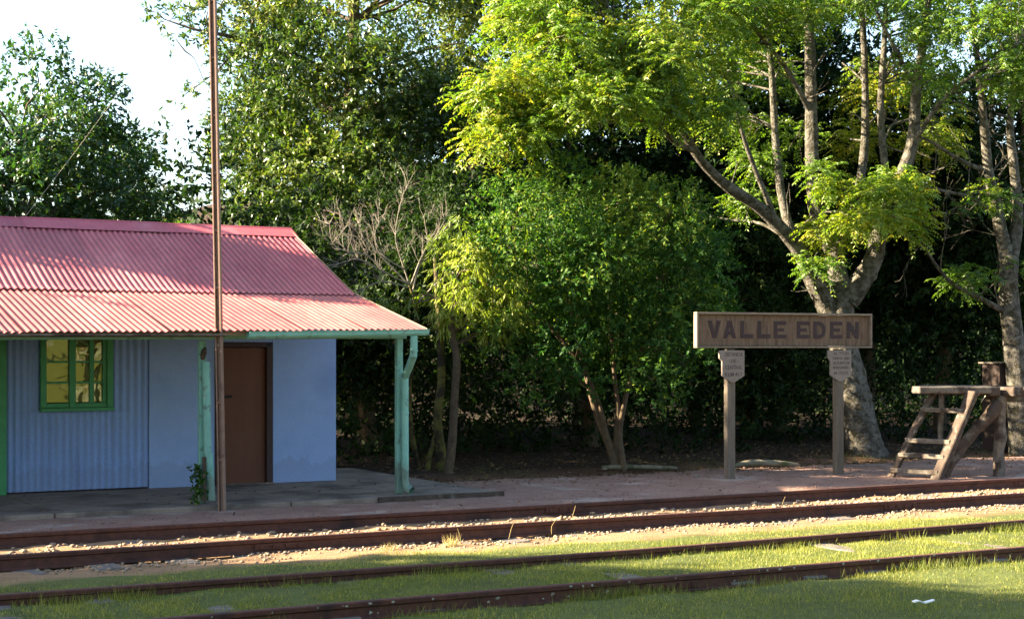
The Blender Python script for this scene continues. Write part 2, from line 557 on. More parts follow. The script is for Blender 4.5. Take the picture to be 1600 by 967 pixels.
def fishplate(x, yc, t, wav, z0, h):
    dy = .012 * math.sin(x * .37 + wav) + .006 * math.sin(x * 1.3 + wav * 2)
    bm = bmesh.new()
    def bx(a, b, c):
        r = bmesh.ops.create_cube(bm, size=1)
        for v in r['verts']: v.co = Vector((a[0] + (v.co.x + .5) * (a[1] - a[0]), b[0] + (v.co.y + .5) * (b[1] - b[0]), c[0] + (v.co.z + .5) * (c[1] - c[0])))
    y = yc + dy
    bx((x - .24, x + .24), (y - .026, y - .011), (z0 + .03, z0 + h - .042))
    for k in (-.18, -.06, .06, .18): bx((x + k - .014, x + k + .014), (y - .044, y - .024), (z0 + .045, z0 + .073))
    me = bpy.data.meshes.new("fishplate"); bm.to_mesh(me); bm.free(); me.materials.append(M['rust'])
    put(bpy.data.objects.new("fishplate", me), t)
for x, yc, t, q in ((2.75, 11.4, side_t, 1.7 + 11.4), (10.4, 11.4, side_t, 1.7 + 11.4), (6.9, 9.9, side_t, .4 + 9.9), (5.2, 13.6, main_t, .4 + 13.6), (12.6, 13.6, main_t, .4 + 13.6), (9.1, 15.1, main_t, 1.7 + 15.1), (16.2, 15.1, main_t, 1.7 + 15.1)):
    fishplate(x, yc, t, q, -.126, .126)

# lichen crusts on the nearest rail are flat pale blotches on its side
lich = surf('lichen_crust', (.20, .21, .17), (.33, .34, .29), 40, .95, .4, .002)
Lv, Lf = [], []
for i in range(60):
    x = random.uniform(2, 13); r = random.uniform(.004, .013); zc = random.choice((random.uniform(-.018, -.01), random.uniform(-.085, -.05)))
    yq = 9.9 + .012 * math.sin(x * .37 + .4 + 9.9) + .006 * math.sin(x * 1.3 + (.4 + 9.9) * 2)
    yq -= (.034 if zc > -.03 else .0112)
    b0 = len(Lv)
    k = 7
    Lv.append((x, yq - .004, zc))
    for j in range(k):
        a = j * 2 * math.pi / k; q = r * random.uniform(.45, 1.4)
        Lv.append((x + math.cos(a) * q * 1.3, yq - .0005, zc + math.sin(a) * min(q, .011 if zc > -.03 else .02)))
    for j in range(k): Lf.append((b0, b0 + 1 + j, b0 + 1 + (j + 1) % k))
lo = part("lichen", Lv, Lf, lich, side_t); lo["kind"] = "stuff"

# ballast stones
ICO = bmesh.new(); bmesh.ops.create_icosphere(ICO, subdivisions=1, radius=1)
IV = np.array([v.co[:] for v in ICO.verts]); IF = np.array([[v.index for v in f.verts] for f in ICO.faces]); ICO.free()


def stones(name, P, size, mat, label):
    n = len(P)
    sc = size[:, None] * rng.uniform(.6, 1.25, (n, 3)) * np.array((1.1, 1.1, .75))
    a = rng.uniform(0, 2 * np.pi, n)
    base = IV[None] * (1 + rng.normal(0, .16, (n, len(IV), 1)))
    q = base * sc[:, None, :]
    ca, sa = np.cos(a)[:, None], np.sin(a)[:, None]
    q = np.stack([q[..., 0] * ca - q[..., 1] * sa, q[..., 0] * sa + q[..., 1] * ca, q[..., 2]], -1)
    V = (q + P[:, None, :]).reshape(-1, 3)
    Fc = (IF[None] + (np.arange(n) * len(IV))[:, None, None]).reshape(-1, 3)
    o = put(bpy.data.objects.new(name, np_mesh(name, V, Fc, mat)), None)
    return tag(o, label, kind="stuff")


n = 7800
X = rng.uniform(1.5, 22, n)
Y = 13.66 + np.abs(rng.normal(0, .5, n)); Y = np.where(Y > 15.02, 13.7 + rng.uniform(0, 1.2, n), Y)
pile = .03 * np.clip(np.sin(X * .9) + np.sin(X * 2.3 + 1), 0, 2) * np.exp(-((Y - 13.9) / .35) ** 2)
sz = rng.uniform(.010, .027, n)
P = np.stack([X, Y, ground_z(X, Y) + pile + sz * .45], -1)
n2 = 1500
X2 = rng.uniform(3, 20, n2); Y2 = 13.53 - np.abs(rng.normal(0, .30, n2)) * (.5 + .5 * np.sin(X2 * 1.1) ** 2)
s2 = rng.uniform(.008, .02, n2)
P2 = np.stack([X2, Y2, ground_z(X2, Y2) + s2 * .4], -1)
stones("ballast_gravel", np.concatenate([P, P2]), np.concatenate([sz, s2]), M['stone'], "pale ballast stones along the main line rails")
n = 1400
X = rng.uniform(2, 21, n); Y = rng.uniform(15.35, 19.0, n)
keep = ~((X < 9.4) & (Y > 16.6))
X, Y = X[keep], Y[keep]
sz = rng.uniform(.006, .016, len(X))
stones("path_pebbles", np.stack([X, Y, -.055 + .006 * fbm(X, Y, 1.5) + sz * .4], -1), sz, M['path'], "small loose pebbles strewn over the gravel path")

# ------------------------------------------------------------------ station building
B = thing("station_building", (5.5, 19.2, 0), "small blue station building with faded red corrugated roof and green window", "building")
XE = 8.15
XW = -5.5
PITCH = .076


def corrugated(name, w, pts, amp, pitch, mat, per=8, th=0.0):
    """sheet: corrugations across local x, running along the polyline pts (y,z)"""
    nx = int(round(w / pitch)) * per
    V = []
    P = np.array(pts, float)
    T = np.gradient(P, axis=0); T /= np.linalg.norm(T, axis=1)[:, None]
    Nn = np.stack([-T[:, 1], T[:, 0]], -1)
    for i in range(nx + 1):
        x = w * i / nx
        h = amp * math.cos(2 * math.pi * x / pitch)
        for p, nn in zip(P, Nn):
            V.append((x, p[0] + nn[0] * h, p[1] + nn[1] * h))
    m = len(P)
    Fc = [(i * m + j, (i + 1) * m + j, (i + 1) * m + j + 1, i * m + j + 1) for i in range(nx) for j in range(m - 1)]
    return mesh_from(name, V, Fc, mat, True)


def eave_z(x): return 1.875 + (x - 3.4) / 4.75 * .06
RIDGE_Y, RIDGE_Z, BRK_Y, BRK_Z = 21.0, 3.36, 18.75, 2.40
SW = PITCH * 10
nsh = int(math.ceil((XE - XW) / SW))
up_me = corrugated("roof_sheet", SW + .02, [(BRK_Y - .10, BRK_Z - .018), (BRK_Y + .08, BRK_Z + .036), (19.8, BRK_Z + (19.8 - BRK_Y) * (RIDGE_Z - BRK_Z) / (RIDGE_Y - BRK_Y) + .004), (RIDGE_Y, RIDGE_Z)], .0096, PITCH, M['roof'])
lo_me = corrugated("roof_sheet", SW + .02, [(16.62, 1.925), (17.4, 1.925 + .78 * .222), (18.2, 1.925 + 1.58 * .222), (BRK_Y + .1, BRK_Z)], .0096, PITCH, M['roof_low'])
bk_me = corrugated("roof_sheet", SW + .02, [(RIDGE_Y, RIDGE_Z), (22.0, RIDGE_Z - 1.0 * .43), (22.9, RIDGE_Z - 1.9 * .43)], .0096, PITCH, M['roof'])
for i in range(nsh):
    x0 = XE - (i + 1) * SW
    for me, dz, lowrow in ((up_me, 0, 0), (lo_me, 0, 1), (bk_me, 0, 0)):
        s = bpy.data.objects.new("roof_sheet", me)
        s.location = (x0, random.uniform(-.012, .012), random.uniform(-.0015, .0015) + (i % 2) * .0022 + (-.004 if lowrow else 0))
        if lowrow:      # the eave sags a little towards the far end of the building
            ez = eave_z(x0 + SW / 2) - .005
            gr_ = (BRK_Z - ez) / (BRK_Y - 16.62)
            s.data = corrugated("roof_sheet", SW + .02, [(16.62 + random.uniform(-.012, .012), ez), (17.4, ez + .78 * gr_ - .004), (18.2, ez + 1.58 * gr_ - .003), (BRK_Y + .1, BRK_Z + .012)], .0096, PITCH, M['roof_low'])
            s.location.y = 0
        put(s, B)
# ridge capping, in lengths
xr = XE + .02
k = 0
while xr > XW:
    L = 1.83
    x1, x0 = xr, max(xr - L, XW)
    d = .006 * (k % 2) + .010
    yv = [(RIDGE_Y - .30 - (.03 if k % 2 else 0), RIDGE_Z - .125 + d - (.012 if k % 2 else 0)), (RIDGE_Y - .06, RIDGE_Z - .012 + d), (RIDGE_Y - .02, RIDGE_Z + .02 + d), (RIDGE_Y + .02, RIDGE_Z + .02 + d), (RIDGE_Y + .3, RIDGE_Z - .12 + d)]
    V = [(x, y, z) for x in (x0, x1 + .03) for y, z in yv]
    Fc = [(j, 5 + j, 6 + j, 1 + j) for j in range(4)]
    part("ridge_cap", V, Fc, M['ridge'], B)
    xr = x0; k += 1
# barge flashing along the verge
V, Fc = [], []
vp = [(16.62, 1.925), (17.7, 2.165), (BRK_Y, BRK_Z + .012), (19.8, BRK_Z + 1.05 * .427 + .012), (RIDGE_Y - .1, RIDGE_Z - .03)]
for y, z in vp: V += [(XE + .012, y, z - .07), (XE + .016, y, z + .012)]
for i in range(len(vp) - 1): Fc.append((2 * i, 2 * i + 2, 2 * i + 3, 2 * i + 1))
part("barge_flashing", V, Fc, M['signframe'], B)
# fascia beam, gutters
WALL_Y = 19.2
beam("verandah_beam", (XW, 17.06, 1.79), (XE - .05, 17.06, 1.87), .06, .10, M['aqua'], B, bevel=.004)
beam("fascia", (XW, 16.70, 1.805), (XE - .02, 16.70, 1.885), .02, .05, M['signframe'], B, bevel=.002)


def gutter(x0, x1, z0, z1):
    prof = [(.0, .045), (.0, -.005), (-.02, -.03), (-.07, -.03), (-.095, -.005), (-.098, .038), (-.106, .044), (-.106, .034), (-.10, .03)]
    V = []
    n = 8
    for i in range(n + 1):
        t = i / n
        x = x0 + (x1 - x0) * t; z = z0 + (z1 - z0) * t + random.uniform(-.002, .002)
        V += [(x, 16.69 + a, z + b) for a, b in prof]
    k = len(prof)
    Fc = [(i * k + j, (i + 1) * k + j, (i + 1) * k + j + 1, i * k + j + 1) for i in range(n) for j in range(k - 1)]
    Fc += [tuple(range(k)), tuple(n * k + j for j in range(k))[::-1]]
    return part("gutter", V, Fc, M['aqua'], B)
gutter(6.0, XE + .03, 1.842, 1.883)
V = [(XW, 16.60, 1.80), (5.75, 16.60, 1.845), (5.75, 16.60, 1.862), (XW, 16.60, 1.817), (XW, 16.685, 1.785), (5.75, 16.685, 1.83)]
part("gutter_lip", V, [(0, 1, 2, 3), (4, 5, 1, 0)], M['wood_grey'], B)

# walls
def wallbox(x0, x1, z0, z1, mat, name="wall_panel", y=WALL_Y):
    return box(name, (x0, x1), (y, y + .09), (z0, z1), mat, B, .003)
WTOP = 2.35
wallbox(5.66, 6.49, 0, WTOP, M['plaster'])
wallbox(7.255, 8.12, 0, WTOP, M['plaster'])
wallbox(6.493, 7.252, 1.785, WTOP, M['plaster'])
box("wall_panel", (8.03, 8.118), (19.293, 22.3), (0, 2.3), M['plaster'], B, .003)
# gable triangle
part("gable", [(8.10, 19.25, 2.3), (8.10, 22.35, 2.6), (8.10, 21.0, 3.3)], [(0, 1, 2)], M['plaster'], B)
box("wall_panel", (XW, 8.0), (22.303, 22.4), (0, 2.55), M['plaster'], B, .003)
box("wall_panel", (XW - .1, XW - .01), (19.2, 22.4), (0, 2.3), M['plaster'], B, .003)


def corr_wall(x0, x1, z0, z1):
    w = x1 - x0
    pitch = .088
    n = max(1, round(w / pitch)); pitch = w / n
    per = 8
    V = []
    for i in range(n * per + 1):
        x = x0 + w * i / (n * per)
        y = WALL_Y + .012 + .010 * math.cos(2 * math.pi * (i / per))
        V += [(x, y, z0), (x, y, z1)]
    Fc = [(2 * i, 2 * i + 2, 2 * i + 3, 2 * i + 1) for i in range(n * per)]
    return part("corrugated_panel", V, Fc, M['bluewall'], B, True)
WX0, WX1, WZ0, WZ1 = 4.36, 5.20, 1.0, 2.0
corr_wall(3.955, WX0, 0.02, WTOP)
corr_wall(WX1, 5.655, 0.02, WTOP)
corr_wall(WX0, WX1, 0.02, WZ0)
corr_wall(WX0, WX1, WZ1, WTOP)
corr_wall(XW, 2.9, .02, WTOP)
# green doorway frame at the left edge of the picture, with its door
box("door_frame", (3.86, 3.95), (19.12, 19.3), (0, 2.1), M['green'], B, .004)
box("door_frame", (2.90, 3.0), (19.12, 19.3), (0, 2.1), M['green'], B, .004)
box("green_door", (3.0, 3.86), (19.2, 19.25), (0, 2.1), M['green'], B, .004)

# brown door with frame
D = box("door", (6.555, 7.165), (19.235, 19.28), (.012, 1.715), M['door'], B, .003)
beam("door_hasp", (6.56, 19.225, 1.10), (6.72, 19.225, 1.105), .02, .03, M['dark'], D, bevel=.003)
for x in ((6.495, 6.55), (7.17, 7.25)):
    box("door_frame", x, (19.185, 19.29), (0, 1.73), M['letter'], B, .004)
box("door_frame", (6.552, 7.168), (19.185, 19.29), (1.72, 1.78), M['letter'], B, .004)
box("door_sill", (6.5, 7.25), (19.12, 19.3), (.001, .014), M['concrete'], B, .003)

# window
Wn = box("window_frame", (WX0 - .01, WX0 + .06), (19.165, 19.27), (WZ0, WZ1), M['green'], B, .004)
def wbar(x, z, y=(19.18, 19.25), name="window_bar"): return box(name, x, y, z, M['green'], Wn, .003)
wbar((WX1 - .06, WX1 + .01), (WZ0, WZ1), (19.165, 19.27))
wbar((WX0 + .06, WX1 - .06), (WZ1 - .06, WZ1), (19.165, 19.27))
wbar((WX0 - .015, WX1 + .015), (WZ0 - .04, WZ0 - .001), (19.12, 19.27), "window_sill")
cx0, cx1 = WX0 + .063, WX1 - .063
cm = 4.735
wbar((cm - .045, cm + .03), (WZ0 + .002, WZ1 - .062), (19.175, 19.25))
for xa, xb in ((cx0, cm - .047), (cm + .032, cx1)):
    wbar((xa, xb), (WZ0 + .002, WZ0 + .055), (19.185, 19.245))
    zs = [WZ0 + .055, WZ0 + .30, WZ0 + .545, WZ1 - .062]
    for z in zs[1:3]: wbar((xa, xb), (z - .012, z + .012), (19.192, 19.24))
    for z0, z1 in zip(zs[:-1], zs[1:]):
        q = random.uniform(-.008, .008); r = random.uniform(-.008, .008)
        yy = 19.215
        part("pane", [(xa, yy - q, z0 + .011), (xb, yy + q, z0 + .011), (xb, yy + q + r, z1 - .011), (xa, yy - q + r, z1 - .011)], [(0, 1, 2, 3)], M['glass'], Wn)
wbar((cx1 - .05, cx1), (WZ0 + .057, WZ1 - .064), (19.188, 19.205))
wbar((4.93, 4.985), (WZ0 + .057, WZ1 - .064), (19.188, 19.205))
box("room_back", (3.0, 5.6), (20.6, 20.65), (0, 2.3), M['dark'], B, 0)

# verandah posts and downpipes
def vpost(x, y, z1):
    return box("verandah_post", (x - .038, x + .038), (y - .038, y + .038), (.0, z1), M['aqua'], B, .006)
vpost(8.03, 17.10, 1.825)
vpost(5.62, 17.06, 1.79)
vpost(2.9, 17.06, 1.76)
vpost(.1, 17.06, 1.72)
T = Tubes()
pr = .043
T.add([(8.00, 16.63, 1.85), (8.00, 16.63, 1.72), (8.00, 16.64, 1.61)], [pr] * 3, 14, 3)
pipe = T.build("downpipe", M['aqua'], B)
def pipe_piece(P, r, name="pipe_section", n=2):
    t = Tubes(); t.add(P, r, 14, n); return t.build(name, M['aqua'], pipe)
pipe_piece([(8.003, 16.635, 1.635), (8.04, 16.86, 1.47), (8.06, 16.99, 1.38)], [pr * 1.03] * 3)
pipe_piece([(8.062, 17.0, 1.41), (8.07, 17.01, .10)], [pr] * 2)
pipe_piece([(8.07, 17.01, .13), (8.085, 16.99, .07), (8.12, 16.93, .04)], [pr * 1.1, pr * 1.15, pr * 1.2], "pipe_shoe")
for z in (1.24, .95, .30): pipe_piece([(8.065, 17.005, z + .012), (8.065, 17.005, z - .012)], [pr * 1.12] * 2, "pipe_collar")
for z in (1.79, 1.68): pipe_piece([(8.0, 16.631, z + .01), (8.0, 16.631, z - .01)], [pr * 1.1] * 2, "pipe_collar")
t = Tubes(); t.add([(5.64, 16.985, 1.56), (5.655, 16.97, .55)], [pr] * 2, 14, 2)
pipe2 = t.build("downpipe", M['aqua'], B)
t = Tubes(); t.add([(5.665, 16.965, .56), (5.69, 16.95, .04)], [pr * 1.05] * 2, 14, 2); t.build("pipe_section", M['aqua'], pipe2)
t = Tubes(); t.add([(5.63, 16.97, 1.72), (5.60, 16.955, 1.66), (5.60, 16.96, 1.58)], [.012, .034, .02], 8, 3, .25); t.build("pipe_head", M['wood_dark'], pipe2)
beam("patch_board", (5.60, 16.93, .02), (5.605, 16.94, .52), .045, .012, M['wood_dark'], pipe2, up=(0, 1, 0), bevel=.002)
beam("pipe_collar", (5.615, 16.938, 1.47), (5.68, 16.938, 1.47), .01, .02, M['aqua'], pipe2, bevel=.001)

# ------------------------------------------------------------------ tall steel pole made of two old rails
pole = thing("flag_pole", (5.71, 16.66, -.06), "tall brown steel pole rising past the roof in front of the verandah", "pole")
PA = math.radians(38)
PE = Vector((math.cos(PA), -math.sin(PA), 0)); PN = Vector((math.sin(PA), math.cos(PA), 0))
def pole_part(du, w, d, name, mat, dn=0.0):
    off = PE * du + PN * dn
    a = Vector((5.715, 16.665, -.08)) + off; b = Vector((5.575, 16.665, 7.2)) + off
    beam(name, a, b, w, d, mat, pole, up=PN, bevel=.003, segs=4)
pole_part(-.028, .016, .055, "flange", M['polegrey'])
pole_part(.0, .038, .010, "web", M['polegrey'], .010)
pole_part(.030, .020, .055, "flange", M['polegrey'])
for i, z in enumerate(np.arange(.5, 7.0, .62)):
    c = Vector((5.715 - (z + .08) * .14 / 7.28, 16.665, z)) - PN * .014
    beam("spacer_plate", c - PE * .019, c + PE * .019, .008, .025, M['polegrey'], pole, bevel=.002)

# ------------------------------------------------------------------ station sign
sg = thing("station_sign", (14.0, 17.4, -.06), "brown wooden station name sign reading VALLE EDEN on two posts", "sign")
SA = math.atan2(-.22, 3.07)
S0 = Vector((12.64, 17.53, 0))
sdx = Vector((math.cos(SA), math.sin(SA), 0)); sny = Vector((math.sin(SA), -math.cos(SA), 0))    # along the board, and out of its face
def sp(u, v, w=0.0): return S0 + sdx * u + sny * w + Vector((0, 0, v))
SWD, ZB, ZT = 2.84, 1.735, 2.165
def sbox(name, u, v, w, mat, parent, bevel=.004):
    bm = bmesh.new(); bmesh.ops.create_cube(bm, size=1)
    for q in bm.verts: q.co = sp(u[0] + (q.co.x + .5) * (u[1] - u[0]), v[0] + (q.co.z + .5) * (v[1] - v[0]), w[1] + (q.co.y + .5) * (w[0] - w[1]))
    if bevel: bmesh.ops.bevel(bm, geom=list(bm.edges), offset=bevel, segments=1, affect='EDGES')
    bmesh.ops.recalc_face_normals(bm, faces=bm.faces)
    me = bpy.data.meshes.new(name); bm.to_mesh(me); bm.free(); me.materials.append(mat)
    return put(bpy.data.objects.new(name, me), parent)
bw = [.0, 1.835, SWD]
for a, b in zip(bw[:-1], bw[1:]): sbox("board", (a + .002, b - .002), (ZB + .004, ZT - .004), (-.03, .0), M['board'], sg, .003)
sbox("frame", (-.03, SWD + .03), (ZT, ZT + .03), (-.04, .05), M['signframe'], sg)
sbox("frame", (-.03, SWD + .03), (ZB - .022, ZB), (-.04, .05), M['signframe'], sg)
sbox("frame", (-.03, -.001), (ZB + .001, ZT - .001), (-.04, .048), M['signframe'], sg)
sbox("frame", (SWD + .001, SWD + .03), (ZB + .001, ZT - .001), (-.04, .048), M['signframe'], sg)
LW, LH, LS = .205, .235, .056
GLY = {
 'L': [[(0, 0), (LW, 0), (LW, LS), (LS, LS), (LS, LH), (0, LH)]],
 'E': [[(0, 0), (LW, 0), (LW, LS * .9), (LS, LS * .9), (LS, LH * .5 - LS * .4), (LW * .8, LH * .5 - LS * .4), (LW * .8, LH * .5 + LS * .4), (LS, LH * .5 + LS * .4), (LS, LH - LS * .9), (LW, LH - LS * .9), (LW, LH), (0, LH)]],
 'V': [[(LW * .36, 0), (LW * .64, 0), (LW, LH), (LW - LS * 1.1, LH), (LW * .5, LS * 1.1), (LS * 1.1, LH), (0, LH)]],
 'A': [[(0, 0), (LS * 1.05, 0), (LS * 1.3, LH * .2), (LW - LS * 1.3, LH * .2), (LW - LS * 1.05, 0), (LW, 0), (LW * .66, LH), (LW * .34, LH), ]],
 'N': [[(0, 0), (LS, 0), (LS, LH - LS * 1.9), (LW - LS * 1.05, 0), (LW, 0), (LW, LH), (LW - LS, LH), (LW - LS, LS * 1.9), (LS * 1.05, LH), (0, LH)]],
}
def letter(ch, u0):
    bm = bmesh.new()
    if ch in 'A':
        polys = [[(0, 0), (LS * 1.05, 0), (LW * .5, LH * .72), (LW * .5, LH), (LW * .36, LH)], [(LW - LS * 1.05, 0), (LW, 0), (LW * .64, LH), (LW * .5, LH), (LW * .5, LH * .72)], [(LW * .30, LH * .2), (LW * .70, LH * .2), (LW * .62, LH * .4), (LW * .38, LH * .4)]]
    elif ch == 'D':
        o, i = [], []
        for k in range(9):
            a = -math.pi / 2 + math.pi * k / 8
            o.append((LW * .48 + LW * .52 * math.cos(a), LH / 2 + LH / 2 * math.sin(a)))
            i.append((LW * .46 + (LW * .54 - LS) * math.cos(a), LH / 2 + (LH / 2 - LS * .9) * math.sin(a)))
        polys = [[(0, 0), (LS, 0), (LS, LH), (0, LH)]]
        o = [(LS, 0)] + o + [(LS, LH)]; i = [(LS, LS * .9)] + i + [(LS, LH - LS * .9)]
        for k in range(len(o) - 1): polys.append([o[k], o[k + 1], i[k + 1], i[k]])
    else: polys = GLY[ch]
    for pl in polys:
        vs_ = [bm.verts.new(sp(u0 + a, 1.845 + b, .0005)) for a, b in pl]
        f = bm.faces.new(vs_)
        r = bmesh.ops.extrude_face_region(bm, geom=[f])
        for v in r['geom']:
            if isinstance(v, bmesh.types.BMVert): v.co += sny * .006
    bmesh.ops.recalc_face_normals(bm, faces=bm.faces)
    me = bpy.data.meshes.new("letter"); bm.to_mesh(me); bm.free(); me.materials.append(M['letter'])
    return put(bpy.data.objects.new("letter", me), sg)
for ch, pxl in zip("VALLEEDEN", (1106, 1130, 1157, 1184, 1209, 1245, 1271, 1297, 1323)):
    # along-board position of the letter's left edge
    a = (pxl - 800) / 2500.0
    d = Vector((FWD[0] + a * RGT[0], FWD[1] + a * RGT[1]))
    den = d.x * sdx.y - d.y * sdx.x
    u = (S0.x * d.y - S0.y * d.x) / (sdx.y * d.x - sdx.x * d.y)
    letter(ch, abs(u))

def text_part(txt, u, v, size, mat, parent, width=None):
    cu = bpy.data.curves.new("lettering", 'FONT')
    cu.body = txt; cu.size = size; cu.align_x = 'CENTER'; cu.extrude = .0008; cu.offset = .0012
    ob = bpy.data.objects.new("tmp", cu); col.objects.link(ob)
    dg = bpy.context.evaluated_depsgraph_get()
    me = bpy.data.meshes.new_from_object(ob.evaluated_get(dg))
    bpy.data.objects.remove(ob)
    xs_ = [q.co.x for q in me.vertices]
    k = (width / (max(xs_) - min(xs_))) if width else 1
    for q in me.vertices:
        c = q.co.copy(); q.co = sp(u + c.x * k, v + c.y, .0395 + c.z)
    me.name = "lettering"; me.materials.clear(); me.materials.append(mat)
    return put(bpy.data.objects.new("lettering", me), parent)


faded = surf('faded_plaque_lettering', (.05, .035, .04), (.10, .075, .075), 30, .8, .1, .001)
def plaque(u0, lines):
    w, h0, h1 = .37, 1.665, 1.245
    pts = [(-.03, h0 + .015), (w, h0 + .015), (w, h1 + .09), (w * .56, h1), (w * .44, h1), (0.015, h1 + .09), (.015, h0 - .13), (-.03, h0 - .09)]
    bm = bmesh.new()
    f = bm.faces.new([bm.verts.new(sp(u0 + a, b, .012)) for a, b in pts])
    r = bmesh.ops.extrude_face_region(bm, geom=[f])
    for v in r['geom']:
        if isinstance(v, bmesh.types.BMVert): v.co += sny * .027
    bmesh.ops.recalc_face_normals(bm, faces=bm.faces)
    me = bpy.data.meshes.new("plaque"); bm.to_mesh(me); bm.free(); me.materials.append(M['plaque'])
    pl = put(bpy.data.objects.new("plaque", me), sg)
    for t_, z, s_, wd in lines: text_part(t_, u0 + w * .53, z, s_, faded, pl, wd)
plaque(.36, [("DISTANCIA", 1.60, .075, .29), ("- DE -", 1.515, .065, .16), ("CENTRAL", 1.425, .075, .27), ("KLM 411", 1.33, .075, .26)])
plaque(2.14, [("ALTITUD", 1.615, .062, .26), ("SOBRE EL CERO", 1.55, .055, .29), ("DEL PUERTO DE", 1.485, .055, .29), ("MONTEVIDEO", 1.42, .055, .28), ("M 173.72", 1.345, .05, .24)])
for u in (.54, 2.34):
    sbox("post", (u - .065, u + .065), (-.3, 1.70), (-.085, .011), M['post_wood'], sg, .01)

# ------------------------------------------------------------------ timber loading steps and deck
st = thing("timber_steps", (15.8, 16.3, -.06), "weathered timber steps leading up to a rough loading deck", "steps")
wj = dict(jitter=.06, segs=5, wob=.008)
top_z = 1.14
A0 = at(1388, 752, 22.05); A1 = at(1458, 614, 22.3)
Bq0 = at(1462, 752, 21.55); Bq1 = at(1520, 612, 21.75)
beam("stringer", A0, A1, .05, .12, M['wood_dark'], st, up=(0, 1, 0), bevel=.008, **wj)
beam("stringer", Bq0, Bq1, .09, .17, M['wood_dark'], st, up=(0, 1, 0), bevel=.012, **wj)
for tz in (.035, .24, .44, .86):
    ta = (tz + .06 - (A0.z + .06)) / (A1.z - A0.z)
    pa = A0.lerp(A1, ta); pb = Bq0.lerp(Bq1, ta); pa.z = pb.z = tz
    dr = (pb - pa).normalized()
    beam("tread", pa - dr * .02, pb + dr * .0, .17, .06, M['wood_grey'], st, bevel=.008, jitter=.05, segs=3, wob=.006)
beam("inner_post", at(1468, 695, 22.25), at(1472, 612, 22.25), .06, .06, M['wood_grey'], st, up=(0, 1, 0), bevel=.006, **wj)
# deck planks: the front one runs along the track, the others show their ends
pA = at(1430, 609, 21.7); pB = at(1543, 609, 22.0)
beam("deck_plank", pA, pB, .22, .095, M['wood_grey'], st, bevel=.014, jitter=.04, segs=4, wob=.006)
for px0 in (1556, 1592, 1628):
    a = at(px0, 612, 21.95); b = a + Vector((-.02, 1.4, .0)); a.z = b.z = 1.115
    beam("deck_plank", a, b, .2, .125, M['wood_dark'], st, bevel=.012, jitter=.04, segs=4, wob=.005)
a = at(1440, 608, 22.2); b = at(1545, 608, 22.4)
beam("deck_plank", a, b, .2, .1, M['wood_grey'], st, bevel=.012, jitter=.04, segs=3, wob=.005)
a = at(1545, 622, 22.1); b = at(1650, 622, 22.9)
beam("cross_beam", a, b, .14, .10, M['wood_dark'], st, bevel=.01, **wj)
beam("post", at(1561, 748, 22.1), at(1563, 618, 22.1), .135, .13, M['wood_grey'], st, up=(0, 1, 0), bevel=.02, jitter=.08, segs=6, wob=.012)
beam("post", at(1668, 744, 23), at(1668, 618, 23), .17, .15, M['wood_grey'], st, up=(0, 1, 0), bevel=.02, jitter=.08, segs=6, wob=.012)
t = Tubes()
t.add([at(1472, 742, 21.9), at(1492, 712, 21.95), at(1525, 672, 22), at(1550, 645, 22.03), at(1560, 628, 22.06)], [.10, .085, .075, .095, .075], 9, 4, .1)
t.build("brace", M['wood_dark'], st)
t = Tubes()
t.add([at(1540, 618, 21.8), at(1533, 628, 21.8)], [.006, .004], 5, 2); t.build("hook", M['wire'], st)

# dark box with a flat lid behind the deck
bx = thing("brick_grill", at(1564, 700, 27.5), "dark brick grill with a thin flat lid behind the timber deck", "grill")
c = at(1564, 600, 27.5)
box("brick_body", (c.x - .24, c.x + .24), (c.y - .2, c.y + .2), (-.05, 1.44), M['brickbox'], bx, .006)
box("lid", (c.x - .29, c.x + .29), (c.y - .25, c.y + .25), (1.445, 1.475), M['wood_grey'], bx, .004)

# logs, sticks, scraps
def log(pts, rad, label, mat, group=None):
    t = Tubes(); t.add(pts, rad, 9, 4, .08)
    o = t.build("fallen_log", mat, None); tag(o, label, "log", group); return o
log([at(1148, 727, 23.2), at(1175, 723, 23.3), at(1215, 724, 23.4), at(1248, 726, 23.5)], [.03, .05, .045, .02], "pale mossy log lying behind the sign's two posts", M['slabpale'], "fallen logs at the wood's edge")
log([at(940, 730, 23.3), at(985, 729, 23.4), at(1030, 730, 23.5), at(1058, 731, 23.6)], [.03, .036, .034, .02], "pale mossy log beside the trunks of the dense green shrub", M['slabpale'], "fallen logs at the wood's edge")
t = Tubes(); t.add([at(1297, 762, 20.6), at(1299, 750, 20.6), at(1297, 742, 20.6), at(1296, 733, 20.6)], [.007, .007, .006, .004], 6, 3)
tag(t.build("peeled_stick", M['twig'], None), "thin pale peeled stick standing upright behind the far rail", "stick")
# white scrap on the grass
c = at(1443, 940, 11.05)
V = []
for i, (u, w_) in enumerate(((-.085, .014), (-.05, .02), (0, .016), (.05, .018), (.085, .012))):
    zz = ground_z(np.array(c.x + u), np.array(c.y))
    for s_ in (-1, 1): V.append((c.x + u * .9, c.y + s_ * w_ - u * .2, float(zz) + .062 + .01 * math.sin(i * 2.1)))
V += [(a, b, z - .008) for a, b, z in V]
Fc = [(2 * i, 2 * i + 2, 2 * i + 3, 2 * i + 1) for i in range(4)] + [(10 + 2 * i, 11 + 2 * i, 13 + 2 * i, 12 + 2 * i) for i in range(4)]
Fc += [(2 * i, 10 + 2 * i, 12 + 2 * i, 2 * i + 2) for i in range(4)] + [(2 * i + 1, 2 * i + 3, 13 + 2 * i, 11 + 2 * i) for i in range(4)] + [(0, 1, 11, 10), (8, 18, 19, 9)]
tag(part("litter_scrap", V, Fc, M['white'], None), "white crumpled scrap lying on the near grass", "litter")
